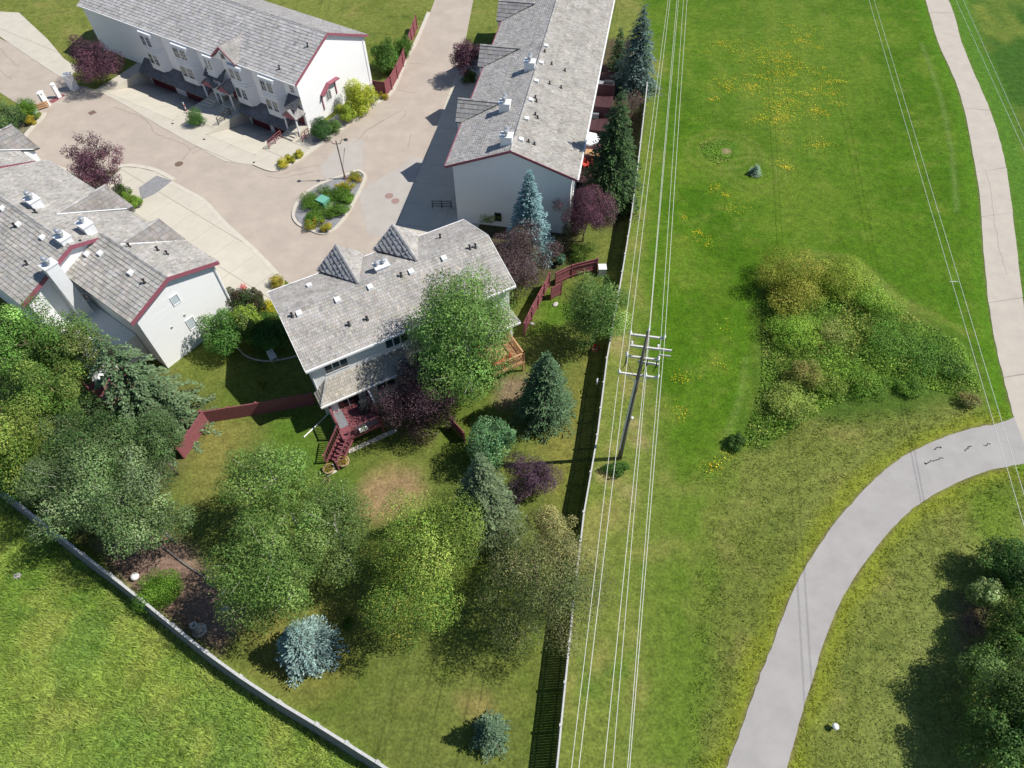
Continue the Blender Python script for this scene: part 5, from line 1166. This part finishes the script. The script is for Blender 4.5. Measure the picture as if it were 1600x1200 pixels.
broadleaf('yellow_willow', 'yellow green tree in the middle of the back lawn', 664, 852, 9.2, 3.8, 4.0, YG, 12000, .16, 26, 'bark', YG2, .35, rc=.30, asp=.5)
broadleaf('yellow_willow', 'lower yellow green tree whose crown touches the open lawn', 640, 940, 7.8, 3.0, 3.1, S(106, 134, 58), 8000, .16, 20, 'bark', S(165, 170, 80), .3, rc=.31, asp=.5)
broadleaf('olive_tree', 'thin dull olive tree reaching over the wooden fence, its branches shadowed on the lawn', 850, 908, 8.8, 4.1, 3.6, OLV, 13500, .15, 26, 'bark', OLV2, .35, rc=.27, asp=.5, stems=2)
broadleaf('olive_tree', 'small pale olive tree behind the thin one near the wooden fence', 862, 832, 6.5, 1.8, 2.2, S(140, 140, 88), 4200, .15, 14, 'bark', S(168, 160, 110), .3, rc=.33, asp=.5)
broadleaf('silver_tree', 'grey green tree by the grey fence with silvery leaves, left of its pair', 122, 765, 8.5, 3.3, 3.4, SIL, 10500, .17, 28, 'palebark', SIL2, .22, rc=.29)
broadleaf('silver_tree', 'grey green tree beside the mulch bed, right of the silvery pair', 215, 790, 8.5, 3.3, 3.3, S(102, 126, 78), 9800, .17, 26, 'palebark', SIL2, .25, rc=.29)
broadleaf('silver_tree', 'dark grey green tree behind the silvery pair and below the red deck', 150, 700, 9.0, 3.0, 3.4, S(84, 112, 62), 8500, .17, 24, 'bark', SIL, .3, rc=.29)
broadleaf('silver_tree', 'dark grey green tree tucked against the drooping spruce', 235, 690, 7.0, 2.2, 2.6, S(82, 108, 64), 5000, .17, 18, 'bark', SIL, .3, rc=.31)
broadleaf('green_ash', 'broad deep green tree at the left edge below the shake roofs', 45, 548, 9.0, 3.6, 3.6, S(84, 118, 52), 10500, .19, 28, 'bark', S(118, 146, 78), .2, rc=.29)
broadleaf('green_ash', 'green tree between the left townhouse corner and the red deck', 125, 545, 8.0, 2.4, 3.0, S(90, 118, 56), 6500, .18, 20, 'bark', S(125, 138, 78), .25, rc=.31)
broadleaf('green_ash', 'green tree beside the red deck, lower of the left edge group', 85, 622, 7.5, 2.6, 3.0, S(90, 120, 54), 7000, .18, 20, 'bark', S(128, 146, 74), .25, rc=.31)
broadleaf('yellow_willow', 'yellow green tree at the left edge above the grey fence', 22, 695, 8.5, 3.1, 3.4, S(106, 132, 56), 8500, .18, 24, 'bark', S(140, 156, 76), .3, rc=.30)
broadleaf('green_ash', 'dark green tree at the left edge where the grey fence begins', 18, 728, 7.0, 2.3, 2.8, S(76, 108, 48), 6000, .18, 20, 'bark', S(110, 136, 66), .25, rc=.31)
broadleaf('dogwood_tree', 'small blue green leafy tree above the grey green spruce', 762, 690, 4.2, 1.95, 1.9, S(94, 132, 88), 5200, .17, 18, 'bark', S(128, 165, 118), .25, rc=.33)
# purple foliage
broadleaf('purple_plum', 'wide dark purple plum tree beside the duplex deck', 654, 622, 6.0, 3.6, 3.0, S(76, 57, 64), 14000, .15, 28, 'bark', S(104, 82, 88), .35, rc=.29, asp=.55)
broadleaf('purple_plum', 'small dark purple tree at the edge of the pole shadow on the lawn', 833, 745, 4.4, 1.95, 2.0, S(80, 60, 76), 4800, .14, 16, 'bark', S(116, 90, 102), .3, rc=.34)
broadleaf('purple_plum', 'reddish purple tree in front of the tall green spruce', 915, 330, 6.2, 2.8, 2.8, S(96, 66, 80), 8500, .16, 24, 'bark', PUR2, .4, rc=.29, asp=.4)
broadleaf('purple_plum', 'brownish purple tree between the duplex roof and the blue spruce', 805, 408, 6.2, 3.7, 2.8, BRN, 10500, .17, 28, 'bark', BRN2, .25, rc=.28)
broadleaf('purple_plum', 'open branched purple tree growing through the left driveway edge', 146, 258, 6.0, 3.0, 2.9, PUR, 4600, .2, 26, 'bark', PUR2, .35, rc=.25, shell=.3)
broadleaf('purple_plum', 'purple tree at the top left edge beside the gate pillars', 143, 92, 5.8, 3.2, 2.7, PUR, 6500, .2, 24, 'bark', PUR2, .35, rc=.28)
broadleaf('purple_plum', 'purple tree at the top edge between the road and the long townhouse', 727, 88, 5.2, 2.1, 2.4, S(78, 56, 68), 4800, .18, 18, 'bark', PUR2, .3, rc=.31)
broadleaf('bare_shrub', 'sparse reddish brown shrub between the tall spruce and the top spruce', 984, 165, 3.6, 1.9, 1.8, S(112, 92, 88), 1500, .15, 18, 'bark', S(120, 125, 80), .3, asp=.4, rc=.28, stems=3)
# shrubs
def shrub(label, cx, cy, h, R, c, n, c2=None, size=.14, K=12, name='shrub', f2=.25, rc=.42, group=None, sq=(1, 1), rot=0., cvar=.12): return broadleaf(name, label, cx, cy, h, R, h*.52, c, n, size, K, 'bark', c2, f2, cat='shrub', zc=h*.48, rc=rc, stems=2, trunk_r=.03, group=group, squash=sq, rot=rot, cvar=cvar)
shrub('leafy bright green shrub against the white gable of the left townhouse', 350, 520, 4.2, 1.8, S(88, 128, 60), 5200, S(112, 152, 78), .2, 16, rc=.36)
shrub('mixed green shrub with dusky leaves right of the bright gable shrub', 386, 508, 4.0, 1.3, S(98, 116, 66), 3400, S(140, 165, 62), .2, 12, f2=.4)
shrub('dark leafy shrub by the driveway corner with dusky purple leaves', 378, 468, 2.6, 1.15, S(62, 86, 46), 2600, S(92, 80, 66), .18, 10, f2=.3)
shrub('small dark shrub left of the duplex front corner', 402, 470, 2.2, .9, S(72, 84, 50), 1600, S(92, 80, 66), .18, 9)
shrub('low yellow shrub at the edge of the duplex shadow', 414, 482, 1.0, .95, S(190, 180, 40), 1300, S(140, 150, 60), .14, 9, name='yellow_shrub')
shrub('large dark green shrub lying in the shade beside the duplex', 418, 520, 2.6, 2.2, S(66, 104, 46), 6000, S(88, 126, 56), .18, 18, rc=.36)
shrub('golden shrub at the lower end of the left driveway', 434, 441, 1.0, .75, S(165, 150, 60), 1000, S(120, 130, 60), .13, 8, name='yellow_shrub')
shrub('small green and gold sapling on the shaded lawn left of the duplex', 408, 598, 1.2, .5, S(120, 130, 50), 300, None, .12, 6)
shrub('tall yellow green shrub against the white gable at the top', 562, 152, 3.2, 2.0, S(150, 165, 50), 5200, S(188, 192, 82), .2, 16, name='yellow_shrub', rc=.36, f2=.4)
shrub('lower yellow green shrub left of the tall one at the white gable', 540, 178, 2.0, 1.1, S(130, 150, 55), 2200, S(170, 175, 70), .18, 10, name='yellow_shrub')
shrub('round dark green clipped bush at the corner of the white gable', 504, 203, 2.0, 1.35, S(58, 92, 46), 4500, S(82, 116, 62), .12, 10, rc=.55, name='round_bush', cvar=.05)
shrub('light green bush behind the round clipped bush', 522, 196, 1.5, .9, S(100, 130, 66), 1500, None, .14, 8)
shrub('round clipped bush on the concrete apron of the top townhouse', 307, 184, 1.6, 1.0, S(74, 112, 54), 3200, S(98, 134, 66), .11, 8, rc=.58, name='round_bush', cvar=.05)
for (px, py, r, la) in ((442, 254, .85, 'lowest golden shrub along the road corner kerb'), (455, 247, .6, 'middle golden shrub along the road corner kerb'), (466, 240, .6, 'uppermost golden shrub along the road corner kerb')):
    shrub(la, px, py, .8, r, S(150, 155, 52), 900, S(205, 190, 70), .12, 7, name='yellow_shrub', group='golden shrubs at the road corner')
for (px, py, r, h, la) in ((490, 312, 1.5, 1.0, 'juniper at the left end of the island beside the teal box'), (520, 302, 1.5, 1.0, 'juniper at the upper middle of the island'), (492, 338, 1.3, .9, 'juniper in front of the teal box on the island'), (525, 328, 1.3, .9, 'juniper at the right side of the island'), (540, 306, 1.0, .8, 'smallest juniper near the lamp post on the island')):
    shrub(la, px, py, h, r, S(88, 122, 46), 2600, S(112, 148, 60), .13, 12, name='juniper', group='junipers on the island', rc=.4)
shrub('bright yellow flowering plant at the foot of the street lamp', 534, 291, .7, .6, S(215, 185, 35), 700, S(150, 150, 50), .11, 6, name='yellow_shrub')
for (px, py, la) in ((555, 276, 'yellow green shrub at the upper tip of the island'), (545, 290, 'yellow green shrub between the lamp and the island kerb'), (487, 350, 'golden shrub at the lower left tip of the island'), (510, 353, 'golden shrub at the lower tip of the island by the kerb')):
    shrub(la, px, py, .9, .7, S(140, 145, 50), 900, S(190, 165, 65), .12, 7, name='yellow_shrub')
shrub('big green shrub at the left edge beside the lowest gate pillar', 12, 182, 3.0, 1.7, S(84, 112, 66), 4000, S(112, 136, 84), .16, 14)
shrub('brighter green shrub between the big shrub and the gate pillar', 38, 172, 2.2, 1.2, S(98, 136, 48), 2400, S(126, 158, 62), .15, 10)
shrub('gold tipped shrub by the kerb below the gate pillar', 47, 188, 1.0, .6, S(165, 150, 50), 800, None, .13, 7, name='yellow_shrub')
shrub('green shrub between the purple tree and the left driveway', 205, 311, 1.8, 1.0, S(104, 136, 48), 2200, S(128, 156, 64), .15, 10)
shrub('dark shrub at the foot of the open branched purple tree', 188, 298, 1.4, .8, S(72, 96, 48), 1200, None, .15, 8)
shrub('leafy green tree-like shrub inside the maroon fence at the top', 605, 88, 3.6, 2.0, S(80, 114, 48), 5200, S(112, 142, 66), .2, 16, rc=.36)
shrub('green shrub in the corner of the maroon fence at the top', 630, 72, 2.6, 1.2, S(90, 126, 52), 2400, None, .18, 10)
shrub('golden shrub at the end of the maroon fence by the kerb', 599, 149, .9, .6, S(175, 155, 60), 700, S(130, 140, 55), .12, 7, name='yellow_shrub')
shrub('green shrub at the foot of the purple tree by the top road', 733, 118, 1.6, 1.0, S(84, 104, 50), 1600, None, .16, 9)
shrub('yellow green shrub under the gable window of the long townhouse', 770, 336, 1.3, 1.5, S(124, 146, 56), 2400, S(160, 170, 76), .15, 12, name='yellow_shrub', sq=(1.3, .8))
shrub('pale flowering shrub below the reddish purple tree', 893, 352, 1.6, 1.0, S(105, 120, 70), 1500, S(210, 205, 190), .13, 9, f2=.2)
shrub('dark green shrub on the bark bed below the reddish purple tree', 910, 395, 1.3, 1.3, S(86, 112, 44), 2200, S(120, 140, 60), .14, 10)
shrub('green plant with pale leaves at the corner of the maroon fence', 876, 405, 1.2, .6, S(100, 140, 110), 800, S(150, 175, 150), .14, 7)
shrub('round bright green bush on the bare mulch by the grey fence', 249, 921, 2.0, 1.25, S(92, 132, 42), 5200, S(118, 152, 58), .11, 12, rc=.48, name='round_bush', cvar=.06)
shrub('bright green low shrub below the small red deck at the left', 178, 648, 1.1, 1.0, S(110, 150, 40), 1400, None, .15, 9)
shrub('low green tuft on the lawn above the small blue spruce', 545, 975, .5, .45, S(88, 124, 44), 400, None, .12, 5)
shrub('leafy clump at the foot of the power pole', 962, 730, .7, .9, S(76, 112, 46), 1300, None, .15, 8, sq=(1.2, .7))
shrub('dark bushy plant at the left end of the lower kerb of the thicket', 1152, 690, 1.0, .7, S(74, 104, 46), 900, None, .15, 7)
# the thicket on the field's mound
TH_ = 'shrubs in the thicket'
for (px, py, h, r, c_, c2_, n_, la) in (
    (1245, 440, 3.4, 3.3, S(128, 138, 54), S(158, 156, 70), 11000, 'largest olive brown bush at the top left of the thicket'),
    (1312, 436, 2.6, 2.6, S(136, 156, 60), S(164, 174, 80), 7500, 'light green bush right of the large olive brown one'),
    (1362, 468, 1.9, 2.2, S(124, 156, 60), S(150, 174, 78), 3200, 'fresh green bush at the upper right of the thicket'),
    (1242, 515, 1.9, 2.0, S(124, 158, 60), S(150, 174, 76), 3400, 'bright green bush below the large olive brown one'),
    (1300, 520, 1.4, 1.4, S(140, 146, 84), S(128, 152, 70), 2000, 'greyish half dry bush in the middle of the thicket'),
    (1392, 530, 1.8, 2.4, S(100, 138, 58), S(128, 158, 74), 3200, 'deep green bush in the right half of the thicket'),
    (1450, 552, 1.6, 2.2, S(94, 132, 56), S(122, 152, 72), 2800, 'deep green bush near the right end of the thicket'),
    (1490, 570, 1.2, 1.3, S(94, 126, 58), S(124, 148, 72), 1800, 'dark low bush at the right tip of the thicket'),
    (1258, 585, 1.9, 1.3, S(134, 140, 72), S(152, 138, 88), 2400, 'brownish tipped bush in the lower left of the thicket'),
    (1240, 628, 1.6, 1.6, S(144, 160, 80), S(164, 176, 96), 3000, 'pale green bush at the bottom left of the thicket'),
    (1295, 600, 1.2, 1.3, S(118, 140, 60), S(140, 156, 72), 1800, 'low light green bush at the bottom middle of the thicket'),
    (1355, 600, 1.1, 1.5, S(104, 140, 52), S(132, 156, 68), 2000, 'low fresh green bush above the dry grass slope'),
    (1515, 625, .9, .7, S(140, 130, 80), S(120, 130, 80), 800, 'small dry bush beside the wires at the thicket tip'),
    (1420, 600, 1.0, 1.2, S(112, 146, 58), S(96, 130, 56), 1400, 'low bush between the deep green ones and the slope')):
    shrub(la, px, py, h, r*1.12, tuple(v*1.2 for v in c_), n_, tuple(v*1.2 for v in c2_), .15, 16, group=TH_, rc=.36)
def weeds(name, label, pxpoly, dens, hmax, size, tint, seed, cat='weeds'):
    pm = bbox_samples(pxpoly, dens, seed); n = len(pm); r = np.random.default_rng(seed); poly = W(pxpoly)
    edge = np.clip(segdist(pm[:, 0], pm[:, 1], poly)/1.2, .25, 1)
    hf = hmax*edge*(.15+1.2*np.clip(fbm(pm[:, 0], pm[:, 1], 2.4, seed)-.2, 0, 1)); z = hf*np.sqrt(r.random(n))
    gx = (fbm(pm[:, 0]+.3, pm[:, 1], 2.4, seed)-fbm(pm[:, 0]-.3, pm[:, 1], 2.4, seed))*hmax*2; gy = (fbm(pm[:, 0], pm[:, 1]+.3, 2.4, seed)-fbm(pm[:, 0], pm[:, 1]-.3, 2.4, seed))*hmax*2
    pal = np.array([S(96, 130, 46), S(124, 150, 58), S(80, 114, 46), S(146, 152, 74), S(106, 128, 58)])*tint
    q = (fbm(pm[:, 0], pm[:, 1], 3.0, seed+7)*7+fbm(pm[:, 0], pm[:, 1], .9, seed+9)*2.5+r.normal(0, .5, n)).astype(int) % 5
    colr = pal[q]*np.exp(r.normal(0, .25, (n, 1)))
    V, Fq, K = leafcards(np.stack([pm[:, 0], pm[:, 1], z], 1), np.stack([-gx, -gy, np.ones(n)], 1), size*r.uniform(.5, 1.4, n), .55, colr, .6)
    return tag(np_mesh(name, V, Fq, M['leaf'], None, K, 'stuff'), label, cat)
weeds('weed_thicket', 'tangle of leafy green weeds filling the mound beside the field', [(1192, 490), (1240, 420), (1330, 412), (1400, 478), (1510, 542), (1535, 612), (1500, 620), (1420, 600), (1330, 622), (1262, 655), (1190, 703), (1160, 695), (1190, 600)], 150, 1.5, .15, 2.3, 41)
# lower right trees
BR_ = 'trees at the lower right corner'
for (px, py, h, r, c_, c2_, n_, la) in (
    (1568, 1060, 4.8, 2.5, S(96, 124, 62), S(130, 154, 90), 8000, 'green tree in the lower right corner nearest the bottom edge'),
    (1606, 985, 4.6, 2.2, S(78, 108, 48), S(106, 134, 66), 7000, 'deep green tree at the right edge above the corner tree'),
    (1585, 892, 3.4, 2.2, S(66, 98, 48), S(92, 122, 62), 6500, 'darkest green tree at the right edge, top of the corner group'),
    (1542, 925, 2.6, 1.1, S(124, 146, 88), S(150, 168, 110), 2600, 'pale leaved small tree standing in front of the dark corner trees'),
    (1625, 1120, 6.0, 2.6, S(70, 100, 46), S(100, 128, 64), 6500, 'green tree cut by the right edge at the very bottom'),
    (1560, 1160, 4.5, 2.0, S(76, 106, 52), S(104, 132, 70), 4500, 'low green tree at the bottom edge below the corner tree')):
    broadleaf('green_ash', la, px, py, h, r, h*.46, c_, n_, .18, 20, 'bark', c2_, .25, rc=.32, group=BR_)
shrub('dead grey brown brush beside the pale leaved small tree', 1522, 975, .7, .9, S(125, 110, 100), 700, None, .12, 8)
# low weeds along the mound by the round bare patch in the field
weeds('weed_patch', 'bed of taller weeds round a bare spot in the mown field', [(1093, 225), (1110, 217), (1130, 217), (1150, 221), (1148, 227), (1134, 226), (1125, 231), (1124, 238), (1132, 244), (1150, 241), (1140, 252), (1121, 257), (1108, 250), (1099, 240)], 150, .3, .12, 2.5, 43)
# ------------------------------------------------------------------ dandelion drifts
def drifts(name, label, blobs, seed):
    r = np.random.default_rng(seed); C = []; 
    for (px, py, sx, sy, n) in blobs:
        for _ in range(int(np.ceil(n*.8))):
            q = P(px+r.normal(0, sx), py+r.normal(0, sy)); k = r.integers(5, 40); s = r.uniform(.15, .6)
            a = r.normal(0, s, (k, 2)); C.append(np.stack([q[0]+a[:, 0]*1.3, q[1]+a[:, 1], np.full(k, .05)+r.random(k)*.1], 1))
    C = np.concatenate(C); n = len(C); N_ = np.tile(np.array([0, 0, 1.]), (n, 1)); colr = lin((250, 222, 30))/1.1*np.exp(r.normal(0, .3, (n, 1)))*np.stack([np.ones(n), r.uniform(.72, 1.02, n), np.ones(n)], 1)
    V, Fq, K = leafcards(C, N_, r.uniform(.035, .095, n), .9, colr, .35, .05)
    return tag(np_mesh(name, V, Fq, M['flower'], None, K, 'stuff'), label, 'flowers')
drifts('yellow_wildflowers', 'drifts of yellow wildflowers in the upper part of the mown field', [(1195, 90, 22, 16, 26), (1240, 108, 18, 10, 26), (1190, 75, 45, 9, 22), (1140, 130, 16, 8, 16), (1188, 142, 14, 10, 18), (1300, 128, 12, 12, 20), (1220, 112, 8, 20, 26), (1266, 150, 16, 6, 20), (1218, 165, 12, 8, 14), (1275, 178, 10, 5, 14), (1222, 190, 8, 8, 16), (1185, 188, 8, 5, 8), (1245, 165, 20, 8, 8), (1228, 225, 6, 12, 6), (1278, 230, 7, 4, 6), (1256, 226, 3, 2, 2), (1230, 262, 3, 3, 3), (1118, 150, 6, 4, 5), (1310, 165, 3, 3, 2), (1240, 60, 40, 12, 18), (1120, 70, 5, 4, 5)], 5)
drifts('yellow_wildflowers', 'scattered yellow wildflowers lower in the field and along the wires', [(1115, 291, 3, 3, 2), (1138, 305, 4, 2, 2), (1142, 327, 3, 2, 2), (1068, 340, 5, 2, 2), (1088, 365, 5, 4, 2), (1095, 380, 9, 5, 5), (1064, 585, 3, 3, 2), (1132, 567, 3, 2, 2), (1060, 648, 3, 2, 2), (1137, 515, 3, 2, 1), (1085, 186, 3, 2, 1), (1115, 735, 12, 5, 2), (1140, 715, 6, 3, 1)], 6)
pm = bbox_samples([(1365, 830), (1375, 815), (1385, 812), (1395, 820), (1410, 830)], 1, 3)
print('INFO shake faces', NSH[0], 'objects', len(bpy.data.objects), 'tris', sum(sum(len(p.vertices)-2 for p in me.polygons)*1 for me in bpy.data.meshes if len(me.polygons) < 400) + sum(len(me.polygons)*2 for me in bpy.data.meshes if len(me.polygons) >= 400))
